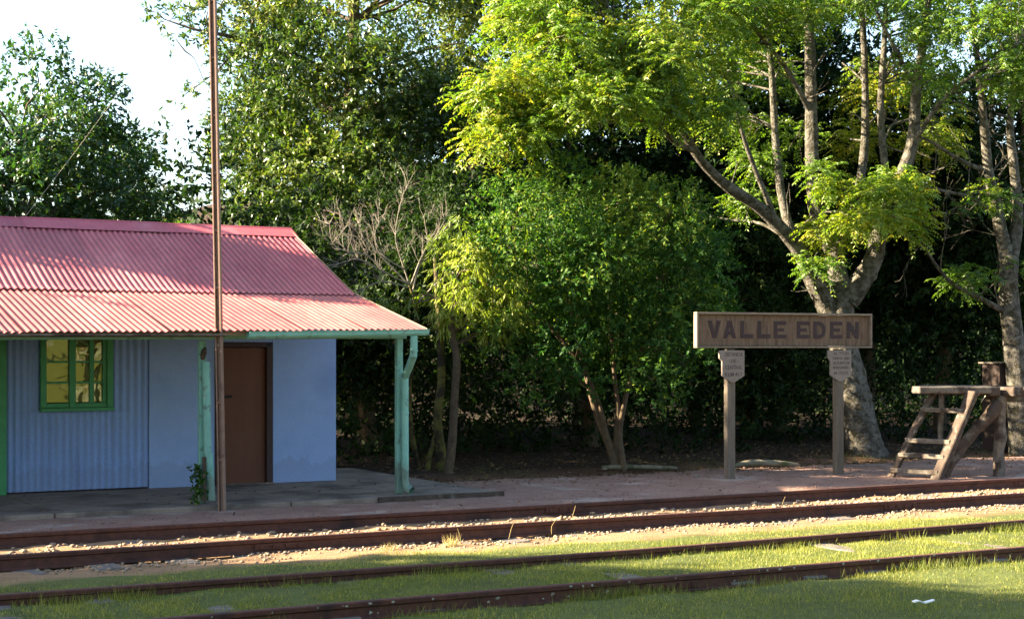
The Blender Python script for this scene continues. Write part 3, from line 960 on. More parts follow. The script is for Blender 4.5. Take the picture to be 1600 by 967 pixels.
for (pxx, pyy, s_, lab) in ((1258, 745, .05, "pale flat stone on the path between the sign posts"), (1333, 743, .028, "small pale stone on the path near the timber steps"), (1088, 745, .04, "pale stone at the foot of the sign's first post"), (945, 733, .04, "pale flat stone by the dense shrub's trunks")):
    c = at(pxx, pyy, 21.9)
    d = c - cam.location; k = (EYE + .05) / -d.z; c = cam.location + d * k
    v = IV * np.array((s_ * 1.5, s_ * .9, s_ * .45)) * (1 + rng.normal(0, .1, (len(IV), 1))) + np.array((c.x, c.y, -.045))
    tag(part("stone", v, [tuple(int(q) for q in f) for f in IF], M['plaque'], None), lab, "stone")

# slack wire from the ridge to the tall tree
t = Tubes()
wa = Vector((4.55, 21.0, 3.37)); wb = at(290, -12, 27.5)
wp = [wa.lerp(wb, k / 8) + Vector((0, 0, -.10 * math.sin(math.pi * k / 8))) for k in range(9)]
t.add(wp, [.0022] * 9, 5, 1)
tag(t.build("wire", M['wire'], None), "thin pale wire slanting up from the roof ridge to the trees", "wire")

# ------------------------------------------------------------------ foliage
def unit(a): return a / (np.linalg.norm(a, axis=-1, keepdims=True) + 1e-9)


def leaves(P, A, S, L, W, tint, fold=.12, curl=.0):
    """one folded leaf for each base P, axis A, side S"""
    n = len(P)
    Nn = unit(np.cross(A, S))
    L = L[:, None]; W = W[:, None]
    mid = P + A * L * .45
    V = np.stack([P, mid + S * W * .5 + Nn * W * fold, P + A * L - Nn * L * curl, mid - S * W * .5 + Nn * W * fold], 1).reshape(-1, 3)
    i = (np.arange(n) * 4)[:, None]
    Fc = np.concatenate([i + np.array([[0, 1, 2]]), i + np.array([[0, 2, 3]])], 0)
    return V, Fc, np.repeat(tint, 4)


class Crown:
    def __init__(s): s.V = []; s.F = []; s.T = []; s.n = 0

    def push(s, V, Fc, T):
        s.V.append(V); s.F.append(Fc + s.n); s.T.append(T); s.n += len(V)

    def sprigs(s, P, D, k, slen, L, W, droop, tint, tvar=.18, spread=.9, fold=.12, curl=.05):
        """k leaves along each sprig starting at P in direction D"""
        n = len(P)
        t = (np.arange(k) + .4) / k
        base = P[:, None] + D[:, None] * (t[None, :, None] * slen[:, None, None])
        base[..., 2] -= droop * .35 * (t[None] ** 2) * slen[:, None]
        r = unit(rng.normal(size=(n, k, 3)))
        A = unit(D[:, None] * .55 + r * spread + np.array((0, 0, -droop)))
        S = unit(np.cross(A, rng.normal(0, .5, (n, k, 3)) + D[:, None] * .75 + np.array((0, 0, .6))))
        LL = L * rng.uniform(.65, 1.2, (n, k)); WW = W * rng.uniform(.75, 1.2, (n, k))
        tt = np.clip(tint[:, None] + rng.normal(0, tvar, (n, k)), 0, 1)
        s.push(*leaves(base.reshape(-1, 3), A.reshape(-1, 3), S.reshape(-1, 3), LL.ravel(), WW.ravel(), tt.ravel(), fold, curl))

    def fronds(s, P, D, pairs, flen, L, W, tint, tvar=.12, droop=.9):
        """pinnate drooping leaves"""
        n = len(P)
        t = (np.arange(pairs) + 1.) / pairs
        g = np.array((0, 0, -1.))
        side = unit(np.cross(D, g + rng.normal(0, .25, (n, 3))))
        for sg_ in (-1, 1):
            dirt = unit(D[:, None] * (1 - t[None, :, None] * droop * .6) + g * (t[None, :, None] * droop))
            base = P[:, None] + D[:, None] * (t[None, :, None] * flen[:, None, None]) + g * (droop * .45 * t[None, :, None] ** 2 * flen[:, None, None])
            A = unit(side[:, None] * sg_ + dirt * .55 + g * .35 + rng.normal(0, .18, (n, pairs, 3)))
            S = unit(dirt + rng.normal(0, .45, (n, pairs, 3)))
            S = unit(S - A * (S * A).sum(-1, keepdims=True))
            LL = L * rng.uniform(.75, 1.15, (n, pairs)) * (1.05 - .35 * np.abs(t - .45))[None]; WW = W * rng.uniform(.8, 1.2, (n, pairs))
            tt = np.clip(tint[:, None] + rng.normal(0, tvar, (n, pairs)), 0, 1)
            s.push(*leaves(base.reshape(-1, 3), A.reshape(-1, 3), S.reshape(-1, 3), LL.ravel(), WW.ravel(), tt.ravel(), .1, .06))

    def build(s, mat, parent, name="crown"):
        me = np_mesh(name, np.concatenate(s.V), np.concatenate(s.F), mat, np.concatenate(s.T))
        return put(bpy.data.objects.new(name, me), parent)


def shell(c, r, n, power=.33, up=0.0):
    """n points in an ellipsoid, thick towards its skin, with outward directions"""
    d = unit(rng.normal(size=(n, 3)))
    if up: d = unit(d + np.array((0, 0, up)))
    q = d * (rng.uniform(0, 1, n) ** power)[:, None]
    return np.array(c) + q * np.array(r), d


def ell_clumps(c, r, n, lo=.45, zmin=None):
    """clump centres in a big ellipsoid, mostly near its skin"""
    out = []
    while len(out) < n:
        d = unit(rng.normal(size=3)); k = rng.uniform(lo, 1.0) ** .7
        p = np.array(c) + d * k * np.array(r)
        if zmin is not None and p[2] < zmin: continue
        out.append(p)
    return out


def branch_to(T, skeleton, target, r0=.03, r1=.006, sides=6, sag=.1):
    """a curved bough from the nearest skeleton point below the target up to it"""
    sk = np.array([p for p, _ in skeleton]); rr = np.array([r for _, r in skeleton])
    d = np.linalg.norm(sk - target, axis=1) + np.maximum(0, sk[:, 2] - target[2] + .1) * 3
    i = int(np.argmin(d))
    a = sk[i]; b = np.array(target)
    m1 = a * .6 + b * .4 + np.array((0, 0, sag * np.linalg.norm(b - a))) + rng.normal(0, .06, 3) * np.linalg.norm(b - a)
    m2 = a * .25 + b * .75 + rng.normal(0, .06, 3) * np.linalg.norm(b - a) + np.array((0, 0, sag * .5 * np.linalg.norm(b - a)))
    T.add([a, m1, m2, b], [min(r0, rr[i] * .7), min(r0, rr[i] * .7) * .7, r1 * 1.8, r1], min(sides, 5), 2, .05)


G = {}
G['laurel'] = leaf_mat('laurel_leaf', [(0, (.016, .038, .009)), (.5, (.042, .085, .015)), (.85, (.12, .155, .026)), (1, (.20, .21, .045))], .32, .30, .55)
G['shade'] = leaf_mat('laurel_leaf_painted_shade', [(0, (.010, .024, .006)), (.5, (.026, .052, .010)), (1, (.10, .12, .025))], .30, .55, .14)  # laurel leaf copy, darkened and dulled: the wood's shade put into colour
G['shrub'] = leaf_mat('shrub_leaf', [(0, (.012, .042, .009)), (.5, (.027, .082, .014)), (.85, (.095, .16, .022)), (1, (.21, .24, .03))], .36, .6, .2)
G['peach'] = leaf_mat('peach_leaf', [(0, (.07, .12, .018)), (.5, (.17, .22, .03)), (1, (.30, .32, .05))], .45, .45, .4)
G['pinnate'] = leaf_mat('pinnate_leaf', [(0, (.04, .095, .014)), (.5, (.10, .17, .018)), (.85, (.20, .23, .02)), (1, (.28, .26, .02))], .45, .45, .4)
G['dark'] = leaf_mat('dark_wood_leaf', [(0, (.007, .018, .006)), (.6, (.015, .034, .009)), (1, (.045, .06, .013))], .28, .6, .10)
G['dome'] = leaf_mat('dome_leaf', [(0, (.014, .042, .012)), (.6, (.03, .078, .016)), (1, (.09, .13, .02))], .32, .4, .5)
G['grass'] = leaf_mat('grass_blade', [(0, (.05, .08, .018)), (.45, (.155, .18, .034)), (.8, (.31, .285, .065)), (1, (.42, .36, .15))], .35, .55, .3, 1.2)


def make_tree(name, base, label, crown_c, crown_r, n_clumps, clump_r, sprigs_per, leaf, gmat, bark, trunk_pts=None, trunk_r=None, tint=(.45, .2), group="trees of the wood behind the station",
              k=9, slen=.22, droop=.35, zmin=None, up=.25, lo=.45, extra=None, limbs=(), spread=.9):
    t = thing(name, base, label, "tree", group)
    T = Tubes(); C = Crown()
    base = Vector(base)
    if trunk_pts is None:
        c = Vector(crown_c)
        trunk_pts = [base - Vector((0, 0, .1)), base.lerp(c, .35) + Vector((random.uniform(-.15, .15), random.uniform(-.15, .15), 0)), base.lerp(c, .7) + Vector((random.uniform(-.2, .2), random.uniform(-.2, .2), 0)), c + Vector((0, 0, crown_r[2] * .5))]
        trunk_r = [.16, .12, .09, .03]
    P, Rr = T.add(trunk_pts, trunk_r, 10, 5, .07)
    sk = list(zip(P, Rr))
    for lp, lr in limbs:
        P, Rr = T.add(lp, lr, 8, 4, .07); sk += list(zip(P, Rr))
    cl = [(c, clump_r * random.uniform(.65, 1.35)) for c in ell_clumps(crown_c, crown_r, n_clumps, lo, zmin)] + (extra or [])
    for c, r in cl:
        branch_to(T, sk, c, .04, .008)
        Pp, D = shell(c, (r, r, r * .8), int(sprigs_per * (r / clump_r) ** 2), .4, up)
        D = unit(D + rng.normal(0, .35, D.shape) + np.array((0, 0, .15)))
        ct = np.clip(random.gauss(tint[0], tint[1]), 0, 1)
        C.sprigs(Pp, D, k, slen * rng.uniform(.6, 1.3, len(Pp)), leaf[0], leaf[1], droop, np.full(len(Pp), ct), spread=spread)
    T.build("trunk", bark, t)
    C.build(gmat, t)
    return t


gz0 = lambda x, y: float(ground_z(np.array(float(x)), np.array(float(y))))

# big glossy evergreen behind the building
lb = Vector((12.1, 27.6, gz0(12.1, 27.6)))
make_tree("evergreen_tree", lb, "tall glossy evergreen tree rising behind the station roof", (12.35, 27.4, 6.9), (2.4, 2.1, 5.5), 112, .84, 185, (.115, .047), G['laurel'], M['bark_brown'],
          [lb, lb + Vector((.1, 0, 2)), lb + Vector((-.1, .1, 5)), lb + Vector((0, 0, 9))], [.3, .25, .18, .05], (.55, .22), k=9, slen=.24, droop=.45, lo=.66,
          limbs=[([at(560, 120, 29.5), at(450, 90, 29), at(370, 60, 28.4), at(310, 48, 28.2), at(255, 30, 28.2)], [.09, .06, .04, .025, .008]), ([at(380, 65, 28.4), at(340, 110, 28.2), at(300, 140, 28.2), at(284, 152, 28.2)], [.022, .014, .009, .006])],
          extra=[(np.array(at(a, b, 28.2)), r) for a, b, r in ((225, 16, .12), (248, 26, .18), (275, 24, .2), (300, 40, .24), (325, 18, .3), (335, 60, .26), (275, 62, .14), (348, 110, .26), (285, 152, .15), (305, 140, .14), (350, 0, .34))])
# dome-shaped dark tree at the left
make_tree("broadleaf_tree", (6.2, 26.8, gz0(6.2, 26.8)), "dark rounded broadleaf tree behind the station ridge under the open sky", (5.75, 26.8, 3.85), (2.5, 2.2, 2.45), 115, .55, 80, (.115, .05), G['dome'], M['bark_brown'], tint=(.5, .2), k=8, slen=.22, lo=.5)
make_tree("broadleaf_tree", (8.5, 29.5, gz0(8.5, 29.5)), "small yellow-green tree peeping between the dome-shaped tree and the tall evergreen", (8.9, 29.4, 2.5), (.9, 1.0, 1.5), 20, .45, 80, (.09, .04), G['shrub'], M['bark_brown'], tint=(.75, .15), k=8, slen=.2)
# dense dark evergreen low, between roof end and shrub
make_tree("evergreen_tree", (10.6, 23.6, gz0(10.6, 23.6)), "low dark evergreen behind the bare branches beside the roof", (10.3, 23.6, 2.7), (1.7, 1.3, 1.9), 46, .5, 66, (.11, .045), G['shade'], M['bark_brown'], tint=(.25, .15), k=8, slen=.22)

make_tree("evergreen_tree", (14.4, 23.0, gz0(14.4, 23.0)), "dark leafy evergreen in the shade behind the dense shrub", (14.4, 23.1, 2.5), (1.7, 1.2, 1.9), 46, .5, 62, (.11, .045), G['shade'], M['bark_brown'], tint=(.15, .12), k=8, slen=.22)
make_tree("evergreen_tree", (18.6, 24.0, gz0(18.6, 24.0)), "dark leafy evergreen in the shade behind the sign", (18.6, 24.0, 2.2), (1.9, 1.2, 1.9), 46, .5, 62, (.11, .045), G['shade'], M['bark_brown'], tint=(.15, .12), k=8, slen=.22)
# the dense shrub-like tree in the middle
sb = Vector((12.76, 19.67, -.03))
ts = thing("shrub_tree", sb, "dense round green shrub tree with several stems left of the sign", "tree")
T = Tubes(); C = Crown()
sk = []
for pts, rr in (([(965, 735), (950, 690), (930, 640), (915, 580), (890, 480)], [.07, .055, .045, .04, .016]), ([(968, 735), (963, 690), (966, 640), (960, 590), (950, 450)], [.058, .05, .042, .036, .016]),
                ([(975, 735), (968, 680), (975, 630), (990, 580), (1030, 470)], [.05, .045, .04, .036, .016]), ([(962, 735), (948, 680), (932, 620), (900, 560), (830, 480)], [.05, .042, .036, .032, .013])):
    P, Rr = T.add([at(a, b, 23.4 + random.uniform(-.05, .05)) for a, b in pts], rr, 9, 5, .08)
    sk += list(zip(P, Rr))[8:]
cl = []
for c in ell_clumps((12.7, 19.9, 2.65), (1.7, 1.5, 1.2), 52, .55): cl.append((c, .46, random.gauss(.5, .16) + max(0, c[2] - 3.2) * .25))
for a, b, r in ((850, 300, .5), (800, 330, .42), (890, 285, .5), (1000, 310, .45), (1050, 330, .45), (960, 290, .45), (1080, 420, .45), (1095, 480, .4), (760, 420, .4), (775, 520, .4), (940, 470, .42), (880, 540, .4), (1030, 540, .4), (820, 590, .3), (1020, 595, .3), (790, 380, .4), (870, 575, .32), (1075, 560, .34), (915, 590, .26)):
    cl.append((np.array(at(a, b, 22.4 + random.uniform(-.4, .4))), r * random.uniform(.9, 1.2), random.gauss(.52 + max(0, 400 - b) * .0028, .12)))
for c, r, ct in cl:
    branch_to(T, sk, c, .03, .006)
    r *= random.uniform(.8, 1.25)
    Pp, D = shell(c, (r, r, r * .85), int(84 * (r / .42) ** 2), .33, .2)
    D = unit(D + rng.normal(0, .35, D.shape) + np.array((0, 0, .1)))
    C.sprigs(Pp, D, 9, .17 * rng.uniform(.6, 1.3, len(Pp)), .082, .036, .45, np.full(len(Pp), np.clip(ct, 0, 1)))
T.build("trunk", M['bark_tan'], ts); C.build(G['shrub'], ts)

# young peach-like tree with hanging leaves, in front of the bare branches
pb_ = at(700, 742, 22.4)
tp = thing("peach_tree", pb_, "slender tree with drooping yellow-green leaves right of the verandah", "tree")
T = Tubes(); C = Crown()
P, Rr = T.add([at(700, 744, 22.4), at(707, 690, 22.4), at(711, 620, 22.35), at(714, 560, 22.3), at(706, 510, 22.3), at(712, 450, 22.3), at(722, 390, 22.3)], [.075, .065, .06, .06, .05, .04, .02], 10, 5, .1)
sk = list(zip(P, Rr))[14:]
for a, b, r in ((720, 375, .22), (700, 420, .26), (740, 420, .26), (680, 470, .24), (715, 470, .26), (755, 450, .24), (775, 430, .22), (700, 500, .2), (690, 385, .2), (745, 490, .2), (790, 470, .2), (780, 500, .18), (800, 450, .16), (815, 500, .14), (765, 520, .16), (720, 350, .14), (735, 385, .22), (640, 475, .12), (600, 470, .12), (800, 520, .12)):
    c = np.array(at(a, b, 22.2 + random.uniform(-.35, .35)))
    branch_to(T, sk, c, .016, .004, 5, .15)
    Pp, D = shell(c, (r, r, r), int(36 * (r / .22) ** 2), .6, .3)
    D = unit(D + rng.normal(0, .3, D.shape))
    ct = .6 if a > 672 else .15
    C.sprigs(Pp, D, 7, .13 * rng.uniform(.6, 1.3, len(Pp)), .115, .026, 1.1, np.full(len(Pp), np.clip(random.gauss(ct, .15), 0, 1)), .15, .6, .12, .15)
T.build("trunk", M['bark_brown'], tp); C.build(G['peach'], tp)


# leafless tree whose grey branches reach over the roof
def twigs(T, a, d, length, r, depth, spread=.6):
    """recursive bare twigs"""
    a = np.array(a); d = unit(np.array(d))
    k = 4
    pts = [a]
    dd = d
    for i in range(k):
        dd = unit(dd + rng.normal(0, .16, 3) + np.array((0, 0, .05)))
        pts.append(pts[-1] + dd * length / k)
    T.add(pts, list(np.linspace(r, r * .45, k + 1)), 5 if depth else 4, 2, .04)
    if depth > 0:
        for i in range(random.choice((2, 3, 3))):
            j = random.choice((1, 2, 3, 4))
            nd = unit(dd + rng.normal(0, spread, 3) + np.array((0, 0, .18)))
            twigs(T, pts[j], nd, length * random.uniform(.5, .8), r * .55, depth - 1, spread)


db = at(655, 742, 22.9)
tdd = thing("bare_tree", db, "leafless grey-branched tree reaching over the end of the roof", "tree")
T = Tubes(); T2 = Tubes()
P, Rr = T.add([at(656, 746, 22.9), at(650, 710, 22.9), at(641, 660, 22.9), at(640, 600, 23), at(648, 540, 23), at(650, 480, 22.8), at(640, 445, 22.7)], [.05, .042, .045, .04, .04, .035, .03], 9, 5, .1)
T.build("trunk", M['bark_moss'], tdd)
for pts in ([(640, 445), (600, 425), (560, 405), (530, 412), (500, 418)], [(640, 445), (625, 400), (618, 370), (622, 335), (632, 300)], [(645, 455), (660, 400), (680, 370), (695, 345)], [(640, 450), (600, 440), (570, 450), (545, 470)], [(640, 445), (590, 395), (570, 375), (560, 350)], [(655, 470), (700, 430), (750, 425), (820, 420)],
            [(642, 445), (655, 410), (668, 380), (664, 350)], [(600, 425), (575, 400), (540, 390), (535, 365)], [(630, 420), (600, 400), (585, 370), (592, 350)], [(560, 405), (545, 395), (520, 380), (515, 350)]):
    Pq = [np.array(at(a, b, 22.6 - (655 - a) * .004)) for a, b in pts]
    T2.add(Pq, list(np.linspace(.013, .004, len(Pq))), 6, 4, .08)
    for i in range(1, len(Pq)):
        for _ in range(3):
            d = unit(Pq[i] - Pq[i - 1])
            twigs(T2, Pq[i], unit(d + rng.normal(0, .7, 3) + np.array((0, 0, .35))), random.uniform(.16, .36), .0055, 2)
T2.build("bare_branches", M['twig'], tdd)

mb = at(684, 742, 22.7)
tm = thing("mossy_tree", mb, "dark tree with moss-covered forked foot between the bare and the slender tree", "tree")
T = Tubes()
T.add([at(690, 746, 22.7), at(688, 700, 22.7), at(684, 650, 22.75), at(690, 590, 22.9), at(686, 500, 23.1), at(680, 400, 23.6)], [.09, .075, .065, .06, .05, .03], 10, 5, .1)
T.add([at(668, 746, 22.65), at(671, 715, 22.68), at(678, 690, 22.7), at(686, 670, 22.72)], [.045, .04, .045, .05], 9, 4, .1)
T.build("trunk", M['bark_moss'], tm)
C = Crown()
for c in [np.array(at(a, b, 24.0)) for a, b in ((690, 420), (660, 380), (640, 430), (700, 330), (720, 300), (610, 460), (600, 500), (720, 540), (730, 590), (690, 560))]:
    Pp, D = shell(c, (.5, .5, .4), 110, .4, .2)
    C.sprigs(Pp, D, 8, .2 * rng.uniform(.6, 1.3, len(Pp)), .09, .035, .5, np.full(len(Pp), random.uniform(.1, .35)))
C.build(G['shade'], tm)

# ------------------------------------------------------------------ the big pale-barked tree behind the sign
gb = at(1350, 714, 26.2)
tg = thing("pale_barked_tree", gb, "large pale-barked tree forking behind the sign with feathery yellow-green crown", "tree")
T = Tubes(); C = Crown(); sk = []
def limb(pts, radii, sides=10, rough=.08, n=5):
    P, Rr = T.add([at(*p) for p in pts], radii, sides, n, rough)
    sk.extend(zip(P, Rr))
limb([(1356, 722, 26.2), (1349, 690, 26.2), (1340, 640, 26.2), (1328, 585, 26.2), (1315, 535, 26.2), (1312, 490, 26.2), (1320, 455, 26.2)], [.34, .285, .25, .235, .22, .22, .20], 16, .06, 6)
limb([(1312, 520, 26.2), (1292, 478, 26.15), (1268, 430, 26.0), (1245, 385, 25.8), (1192, 328, 25.4), (1130, 285, 25.0), (1085, 235, 24.6), (1050, 165, 24.2), (1005, 90, 23.8), (960, 40, 23.4)], [.17, .155, .13, .11, .088, .075, .062, .048, .036, .024], 12)
limb([(1318, 470, 26.2), (1308, 425, 26.3), (1300, 390, 26.3), (1278, 340, 26.3), (1270, 290, 26.3), (1268, 200, 26.3), (1266, 100, 26.2), (1262, 0, 26.1), (1255, -60, 26)], [.19, .16, .14, .12, .115, .105, .09, .075, .06], 12)
limb([(1322, 470, 26.2), (1345, 440, 26.2), (1364, 405, 26.2), (1372, 370, 26.2), (1395, 305, 26.1), (1424, 230, 26.0), (1432, 140, 25.9), (1446, 40, 25.8), (1455, -50, 25.7)], [.20, .18, .155, .14, .12, .10, .08, .06, .05], 12)
limb([(1245, 385, 25.8), (1190, 350, 26.5), (1130, 342, 27), (1080, 325, 27.3)], [.035, .025, .018, .008], 7)
limb([(1300, 395, 26.3), (1335, 320, 26.6), (1350, 240, 26.7), (1352, 130, 26.7), (1346, 0, 26.6), (1342, -50, 26.6)], [.10, .085, .075, .062, .05, .04], 10)
limb([(1240, 382, 25.8), (1222, 310, 26.2), (1212, 220, 26.4), (1206, 120, 26.4), (1196, 0, 26.3), (1190, -50, 26.3)], [.085, .072, .064, .054, .042, .035], 10)
limb([(1372, 372, 26.2), (1384, 290, 26.5), (1376, 180, 26.6), (1382, 60, 26.6), (1386, -50, 26.6)], [.085, .07, .06, .048, .036], 10)
limb([(1215, 350, 25.6), (1190, 290, 25.3), (1165, 225, 25.1), (1150, 170, 25.0), (1140, 120, 24.9)], [.05, .045, .035, .025, .015], 8)
limb([(1085, 235, 24.6), (1060, 225, 24.3), (1010, 190, 23.9), (960, 190, 23.5), (900, 200, 23.2), (830, 200, 22.9)], [.05, .045, .038, .03, .022, .012], 8)
limb([(1050, 165, 24.2), (1000, 140, 23.6), (930, 110, 23.1), (860, 90, 22.7)], [.04, .035, .025, .012], 8)
limb([(1268, 180, 26.3), (1230, 110, 25.8), (1190, 60, 25.3), (1150, 10, 24.8)], [.05, .04, .03, .02], 8)
limb([(1424, 230, 26.0), (1470, 160, 25.6), (1530, 110, 25.2), (1590, 70, 24.9)], [.05, .035, .025, .015], 8)
limb([(1432, 140, 25.9), (1400, 80, 25.6), (1370, 20, 25.4)], [.04, .03, .02], 8)
limb([(1300, 400, 26.3), (1325, 340, 25.9), (1340, 300, 25.6)], [.05, .03, .015], 8)
for _ in range(26):
    p, r = sk[random.randrange(12, len(sk))]
    twigs(T, p, unit(rng.normal(0, 1, 3) + np.array((0, 0, .3))), random.uniform(.4, .9), .014, 1, .5)
def pclump(c, r, nfr, tint, var=.1):
    Pp, D = shell(c, (r, r, r * .6), nfr, .6, .35)
    D = unit(D * np.array((1, 1, .6)) + rng.normal(0, .25, D.shape) + np.array((0, 0, .1)))
    C.fronds(Pp, D, 6, .24 * rng.uniform(.7, 1.25, nfr), .08, .028, np.clip(tint + rng.normal(0, var, nfr), 0, 1))
def canopy(x0, x1, y0, y1, n, z0, z1, rr, dens, tint):
    for _ in range(n):
        a = random.uniform(x0, x1); b = random.uniform(y0, y1)
        Z = random.uniform(z0, z1)
        c = np.array(at(a, b, Z))
        branch_to(T, sk, c, .02, .005, 5, .12)
        r = rr * random.uniform(.7, 1.3)
        pclump(c, r, int(dens * (r / rr) ** 2), random.gauss(tint, .14))
canopy(780, 1050, -60, 110, 40, 21.8, 24.5, .48, 80, .55)
canopy(740, 980, 120, 225, 24, 21.8, 23.6, .42, 80, .58)
canopy(960, 1130, 90, 200, 16, 22.6, 25, .42, 70, .48)
canopy(1040, 1180, -60, 100, 22, 23.5, 26.0, .48, 70, .46)
canopy(1180, 1320, -60, 60, 16, 24.5, 28.0, .46, 60, .44)
canopy(1090, 1260, 90, 230, 14, 26.8, 28.5, .42, 60, .42)
canopy(1265, 1435, 265, 380, 20, 24.6, 26.0, .34, 62, .60)
canopy(1150, 1260, 250, 330, 5, 26.5, 27.5, .35, 55, .4)
canopy(1240, 1280, 395, 425, 2, 25.4, 25.8, .22, 40, .3)
canopy(1300, 1640, -70, 45, 34, 24.5, 28, .48, 65, .4)
canopy(1440, 1640, 20, 150, 16, 24.5, 28, .44, 60, .36)
canopy(1290, 1490, 90, 240, 16, 27.4, 29.5, .42, 60, .70)
T.build("trunk", M['bark_grey'], tg); C.build(G['pinnate'], tg)

# second pale tree at the right edge
rb_ = at(1592, 708, 27.2)
tr = thing("pale_barked_tree", rb_, "pale-barked tree with mostly bare limbs behind the timber deck", "tree")
T = Tubes(); C = Crown(); sk = []
limb([(1598, 716, 27.2), (1594, 660, 27.2), (1590, 590, 27.2), (1582, 520, 27.2), (1575, 450, 27.2), (1578, 400, 27.2)], [.26, .22, .2, .18, .17, .15], 14, .06)
limb([(1576, 420, 27.2), (1560, 340, 27.2), (1545, 270, 27.1), (1538, 200, 27.0), (1530, 120, 26.9), (1520, 20, 26.8), (1515, -50, 26.8)], [.13, .10, .085, .07, .05, .04, .03], 10)
limb([(1578, 420, 27.2), (1590, 340, 27.3), (1584, 260, 27.3), (1578, 190, 27.3), (1590, 100, 27.3)], [.12, .09, .075, .06, .04], 10)
limb([(1576, 490, 27.2), (1530, 465, 26.9), (1485, 440, 26.6), (1450, 395, 26.4), (1435, 350, 26.3)], [.06, .045, .035, .025, .012], 8)
limb([(1545, 270, 27.1), (1500, 250, 26.8), (1460, 225, 26.6), (1430, 210, 26.5)], [.045, .035, .025, .012], 8)
limb([(1560, 340, 27.2), (1520, 310, 26.9), (1480, 300, 26.7), (1440, 290, 26.6)], [.045, .035, .025, .012], 8)
for _ in range(34):
    p, r = sk[random.randrange(30, len(sk))]
    twigs(T, p, unit(rng.normal(0, 1, 3) + np.array((0, 0, .3))), random.uniform(.4, 1.0), .013, 2, .5)
canopy(1500, 1640, 290, 330, 3, 26, 27, .25, 35, .4)
canopy(1480, 1640, 420, 470, 4, 26.4, 27.5, .3, 35, .3)
canopy(1540, 1700, -40, 90, 10, 25.5, 28, .5, 60, .3)
T.build("trunk", M['bark_grey'], tr); C.build(G['pinnate'], tr)

# ------------------------------------------------------------------ trees standing deeper in the wood
bgl = [("tall dark tree in the wood behind the dense shrub", 905, 30.5, (0, .8), .25, 'dark'),
       ("tall dark tree in the wood left of the pale tree's fork", 1085, 32, (0, 1.1), .25, 'dark'),
       ("straight-stemmed dark tree in the wood above the sign", 1215, 31, (.1, 1.0), .2, 'dark'),
       ("straight-stemmed dark tree between the limbs of the pale tree", 1352, 31.5, (0, 1.1), .3, 'dark'),
       ("dark tree in the wood between the two pale-barked trees", 1470, 32, (0, 1.2), .25, 'dark'),
       ("dark tree at the far right of the wood", 1610, 31, (0, 1.0), .25, 'dark')]
for lab, pxx, Z, _, tn, mt in bgl:
    b = at(pxx, 700, Z); b.z = gz0(b.x, b.y)
    h = 9.2 if pxx < 1250 else (7.4 if pxx < 1550 else 8.4)
    make_tree("wood_tree", b, lab, (b.x, b.y, h * .60), (1.9, 1.5, h * .42), 46, .78, 58, (.17, .07), G[mt], M['bark_tan'],
              [b, b + Vector((.08, 0, 2.2)), b + Vector((-.1, .1, h * .55)), b + Vector((0, 0, h * .95))], [.17, .14, .11, .04], (tn, .2), k=8, slen=.3, lo=.3)

# ivy-like dark mass of the wood, one body of leaves
C = Crown()
n = 11000
P = np.stack([rng.uniform(8.2, 31, n), rng.uniform(0, 1, n), rng.uniform(0, 1, n)], -1)
P[:, 1] = 21.6 + P[:, 1] * 8 + .5 * np.sin(P[:, 0] * 1.1) + np.clip(9.5 - P[:, 0], 0, 2) * 1.2
hmax = 3.4 + 1.3 * np.sin(P[:, 0] * .9) + .8 * np.sin(P[:, 0] * 2.3 + 1)
P[:, 2] = -.05 + P[:, 2] ** 1.25 * hmax + ground_z(P[:, 0], P[:, 1])
D = unit(rng.normal(size=(n, 3)) + np.array((0, -.2, .3)))
C.sprigs(P, D, 8, .32 * rng.uniform(.6, 1.3, n), .13, .055, .4, np.clip(rng.normal(.3, .25, n), 0, 1))
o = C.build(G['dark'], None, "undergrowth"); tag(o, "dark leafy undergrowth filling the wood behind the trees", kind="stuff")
C = Crown()
n = 7800
P = np.stack([rng.uniform(2, 48, n), rng.uniform(0, 1, n), rng.uniform(0, 1, n)], -1)
d_ = P[:, 1].copy()
P[:, 1] = 33 + d_ * 9
top = 7.6 + 1.1 * np.sin(P[:, 0] * .7 + 1) + .7 * np.sin(P[:, 0] * 1.9) - np.clip(13 - P[:, 0], 0, 3) * 1.4
P[:, 2] = ground_z(P[:, 0], P[:, 1]) + P[:, 2] * (top - ground_z(P[:, 0], P[:, 1]))
D = unit(rng.normal(size=(n, 3)) + np.array((0, -.2, .3)))
C.sprigs(P, D, 8, .5 * rng.uniform(.6, 1.3, n), .28, .12, .4, np.clip(rng.normal(.35, .25, n), 0, 1))
o = C.build(G['dark'], None, "forest"); tag(o, "dark far wood on an added rise closing the view behind the trees", kind="stuff")

# trees outside the picture that shade the place: left of and behind the building, and across the tracks
def shade_tree(x, y, h, r, lab, n=40, leafs=75, gm='dome', gap=.45, zc=None, rz=None, tint=.45, lf=(.30, .14)):
    b = Vector((x, y, gz0(x, y)))
    make_tree("broadleaf_tree", b, lab, (x, y, zc or h * .62), (r, r, rz or h * .38), n, r * .26, leafs, lf, G[gm], M['bark_brown'], tint=(tint, .2), k=7, slen=.4, lo=gap, group="trees standing around the station yard")
shade_tree(-10.0, 15.8, 9.5, 3.7, "broad rounded tree left of the station building", 120, 50, zc=5.3, rz=3.3)
shade_tree(-1.3, 23.6, 9.4, 1.0, "unseen slim leafy tree added behind the station roof to shade the sign", 105, 16, zc=5.8, rz=3.1, lf=(.22, .10))  # added out of view, kept narrow so its shade falls on the sign
shade_tree(-4.8, 24.6, 8.2, 2.2, "rounded tree behind the middle of the station roof, unseen side", 28, 9, zc=5.3, rz=2.4)
shade_tree(-8.6, 24.8, 8.2, 2.2, "rounded tree behind the unseen end of the station", 32, 11, zc=5.3, rz=2.4)
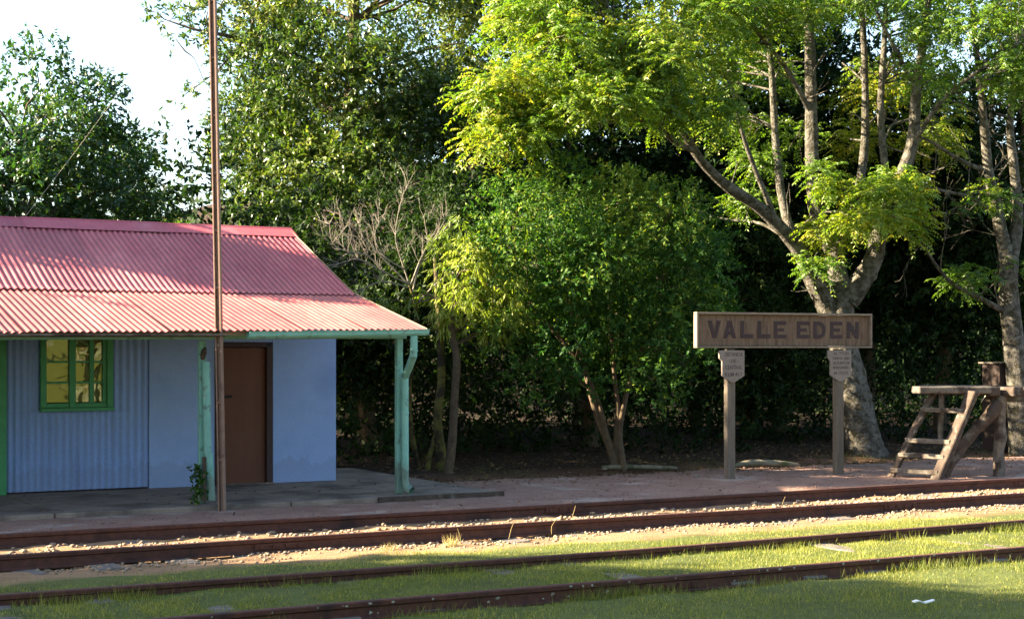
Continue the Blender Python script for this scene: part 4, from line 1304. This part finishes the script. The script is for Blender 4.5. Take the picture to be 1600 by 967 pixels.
shade_tree(1.4, 24.6, 6.4, 1.9, "rounded tree just left of the dome-shaped tree", 40, 26, zc=3.9, rz=2.0)
for x, y, h, r, lab in ((-10, -9, 12, 4.2, "broad tree across the tracks opposite the building's far end"), (-2.5, -10, 13, 4.4, "broad tree across the tracks facing the green window"), (5, -10.5, 13, 4.4, "broad tree across the tracks facing the steps"),
                        (-17, -6, 12, 4.2, "broad tree across the tracks at the far west end"), (12.5, -9, 12, 4.2, "broad tree across the tracks facing the sign"), (20, -7, 12, 4.2, "broad tree across the tracks at the far east end")):
    shade_tree(x, y, h, r, lab, 70, 20, 'pinnate', zc=h * .54, rz=h * .40, tint=.55, gap=.3)

# ------------------------------------------------------------------ grass and small plants
def grass_patch(n, x, y, hh, tint, tvar, dens=None, dirt=None):
    X = rng.uniform(*x, n); Y = rng.uniform(*y, n)
    if dens is not None:
        k = rng.uniform(0, 1, n) < dens(X, Y); X, Y = X[k], Y[k]
    m = len(X)
    L = hh * rng.uniform(.5, 1.4, m)
    clump = .5 + .5 * np.sin(X * 5.1 + 2 * np.sin(Y * 3.7)) * np.sin(Y * 6.3 + 1.5 * np.sin(X * 2.9))
    L = L * (.6 + .8 * clump)
    a = rng.uniform(0, 2 * np.pi, m); lean = rng.uniform(.1, .7, m)
    A = unit(np.stack([np.cos(a) * lean, np.sin(a) * lean, np.ones(m)], -1))
    S = unit(np.cross(A, rng.normal(size=(m, 3))))
    W = rng.uniform(.003, .0065, m)
    P = np.stack([X, Y, ground_z(X, Y) - .004], -1)
    V = np.stack([P - S * W[:, None] * .5, P + S * W[:, None] * .5, P + A * L[:, None]], 1).reshape(-1, 3)
    Fc = np.arange(3 * m).reshape(m, 3)
    big = np.sin(X * 1.3 + 1) * np.cos(Y * 1.9 + X * .4)
    tt = np.clip(tint + big * .12 + rng.normal(0, tvar, m), 0, 1)
    return V, Fc, np.repeat(tt, 3)


GR = Crown()
sl_x = [o.location.x for o in side_t.children if o.name.startswith("sleeper")]
def near_sleeper(X, Y):
    d = np.min(np.abs(X[:, None] - np.array(sl_x)[None]), axis=1)
    bare = (np.sin(X * 1.7 + 2.0) + np.sin(X * .63)) > .1
    return np.where((d < .11) & (Y > 9.75) & (Y < 11.5) & bare, .30, 1.0)
offrail = lambda Y: (np.abs(Y - 9.9) > .05) & (np.abs(Y - 11.4) > .05)
GR.push(*grass_patch(190000, (-1, 16), (6.6, 9.86), .027, .50, .20, lambda X, Y: np.clip(.75 + .6 * np.sin(X * 2.2 + Y + np.sin(X * 5.1)) * np.cos(Y * 3.1 - X), .12, 1)))
GR.push(*grass_patch(110000, (-1, 16), (9.94, 11.36), .028, .48, .20, lambda X, Y: offrail(Y) * near_sleeper(X, Y) * np.clip(.8 + .55 * np.sin(X * 2.6 + 2 * Y) * np.cos(Y * 4.1 - X), .2, 1)))
GR.push(*grass_patch(75000, (-1, 18), (11.44, 13.2), .022, .60, .20, lambda X, Y: np.clip((12.75 + .35 * np.sin(X * 1.3) + .2 * np.sin(X * 3.3 + 1) - Y) / .7, .03, 1)))
GR.push(*grass_patch(16000, (0, 16), (7.0, 9.8), .055, .45, .25, lambda X, Y: .9 * ((np.sin(X * 4.3 + 1.7 * np.sin(Y * 2.1)) * np.sin(Y * 5.3 + X)) > .72)))
GR.push(*grass_patch(9000, (0, 17), (10.0, 12.9), .05, .5, .25, lambda X, Y: .9 * offrail(Y) * ((np.sin(X * 3.7 + 1.3 * np.sin(Y * 3.1)) * np.sin(Y * 6.1 + X)) > .75)))
# taller tufts against the rails
for ry, sd in ((9.9, -1), (9.9, 1), (11.4, -1), (11.4, 1)):
    GR.push(*grass_patch(9000, (0, 16), tuple(sorted((ry + sd * .045, ry + sd * .17))), .075, .40, .2, lambda X, Y: np.clip(np.sin(X * 3.1 + ry) * np.sin(X * 1.1 + sd * 2) * 1.2 + .25, .05, 1)))
V_, F_, T_ = grass_patch(2600, (6, 20), (15.2, 15.55), .035, .35, .2, lambda X, Y: np.clip(np.sin(X * 1.4 + 1) * np.sin(X * 3.7) * 1.5 - .3, 0, 1))
V_[:, 2] += .085
GR.push(V_, F_, T_)
GR.push(*grass_patch(9000, (8, 22), (18.9, 20.2), .06, .2, .15, lambda X, Y: .6 * (np.sin(X * 1.9) > .2)))
o = GR.build(G['grass'], None, "grass"); tag(o, "short green and yellowing grass over the siding", kind="stuff")

n = 9000
X = rng.uniform(8.5, 24, n); Y = np.where(rng.uniform(0, 1, n) < .16, 19.3 - np.abs(rng.normal(0, .7, n)), 19.2 + rng.uniform(0, 1, n) ** 1.3 * 4.5); Y = np.where(X < 9.3, np.maximum(Y, 21.3), Y)
Cl = Crown()
A = unit(np.stack([rng.normal(size=n), rng.normal(size=n), rng.normal(0, .25, n)], -1)); S = unit(np.cross(A, np.stack([rng.normal(0, .3, n), rng.normal(0, .3, n), np.ones(n)], -1)))
Cl.push(*leaves(np.stack([X, Y, np.where(Y < 19.35, np.where(Y < 18.9, -.048, -.075), ground_z(X, Y) + .012)], -1), A, S, rng.uniform(.04, .09, n), rng.uniform(.018, .04, n), rng.uniform(0, 1, n), .15))
n = 260
X = rng.uniform(3.2, 16, n); Y = rng.uniform(15.4, 18.8, n); zz = np.where((X < 9.15) & (Y > 16.8), .006, -.045)
k_ = ~((X < 9.3) & (Y > 16.6) & (Y < 16.85)); X, Y, zz = X[k_], Y[k_], zz[k_]; n = len(X)
A = unit(np.stack([rng.normal(size=n), rng.normal(size=n), rng.normal(0, .2, n)], -1)); S = unit(np.cross(A, np.stack([rng.normal(0, .3, n), rng.normal(0, .3, n), np.ones(n)], -1)))
Cl.push(*leaves(np.stack([X, Y, zz + .006], -1), A, S, rng.uniform(.03, .07, n), rng.uniform(.014, .03, n), rng.uniform(0, 1, n), .15))
lit = leaf_mat('fallen_leaf', [(0, (.05, .03, .018)), (.7, (.11, .07, .035)), (1, (.22, .16, .08))], .1, .7, .2, 1.0)
o = Cl.build(lit, None, "leaf_litter"); tag(o, "brown fallen leaves on the floor of the wood", kind="stuff")

# dry straw tufts beside the near rail of the main line
def tuft(c, n, h, label, group):
    X = c[0] + rng.normal(0, .05, n); Y = c[1] + rng.normal(0, .03, n)
    a = rng.uniform(0, 2 * np.pi, n); lean = rng.uniform(.1, 1.0, n)
    A = unit(np.stack([np.cos(a) * lean, np.sin(a) * lean, np.ones(n)], -1))
    S = unit(np.cross(A, rng.normal(size=(n, 3)))); L = h * rng.uniform(.5, 1.2, n)
    P = np.stack([X, Y, ground_z(X, Y) - .004], -1)
    V = np.stack([P - S * .0025, P + S * .0025, P + A * L[:, None]], 1).reshape(-1, 3)
    me = np_mesh("straw_tuft", V, np.arange(3 * n).reshape(n, 3), M['straw'], np.repeat(rng.uniform(0, 1, n), 3))
    tag(put(bpy.data.objects.new("straw_tuft", me), None), label, "grass tuft", group)
gt = "dry straw tufts along the main line"
for pxx, pyy, n_, h_, lab in ((705, 853, 90, .12, "bushy dry straw tuft against the nearer main line rail"), (885, 842, 50, .08, "low dry straw tuft right of the bushy one"), (610, 858, 40, .09, "thin dry straw tuft left of the bushy one"), (60, 872, 80, .11, "dry straw tuft by the rail at the left edge")):
    d = at(pxx, pyy, 16) - cam.location; k = (EYE + .12) / -d.z; c = cam.location + d * k
    tuft((c.x, c.y), n_, h_, lab, gt)
# single upright stalks
t = Tubes()
for pxx, pyy, h_, Zp in ((795, 842, 26, 0), (718, 845, 20, 0), (862, 836, 24, 0), (893, 812, 22, 0), (1572, 785, 22, 0), (290, 905, 34, 0), (1515, 880, 30, 0), (1222, 790, 14, 0), (1085, 870, 20, 0), (1078, 868, 24, 0)):
    d = at(pxx, pyy, 16) - cam.location; k = (EYE + .12) / -d.z; c = cam.location + d * k
    Z = c.x * FWD[0] + c.y * FWD[1]; hm = h_ * Z / 2500
    t.add([c, c + Vector((random.uniform(-.03, .03), 0, hm * .6)), c + Vector((random.uniform(-.06, .06), 0, hm))], [.003, .003, .002], 4, 2)
o = t.build("dry_stalks", M['straw'], None); tag(o, "single dry grass stalks standing by the rails", kind="stuff")

# weed climbing the first verandah post
C = Crown()
wc = np.array((5.53, 16.95, .0))
P = wc + np.stack([rng.normal(0, .035, 70), rng.normal(0, .03, 70), rng.uniform(.02, .42, 70)], -1)
C.sprigs(P, unit(rng.normal(size=(70, 3)) + np.array((0, -.3, .4))), 4, np.full(70, .05), .045, .032, .4, np.full(70, .5))
wd = thing("climbing_weed", (5.53, 16.95, 0), "small green weed growing up the first verandah post", "plant")
C.build(G['shrub'], wd, "leaves")
t = Tubes(); t.add([(5.53, 16.95, -.01), (5.54, 16.94, .2), (5.55, 16.95, .4)], [.005, .004, .003], 5, 3); t.build("stem", M['bark_brown'], wd)
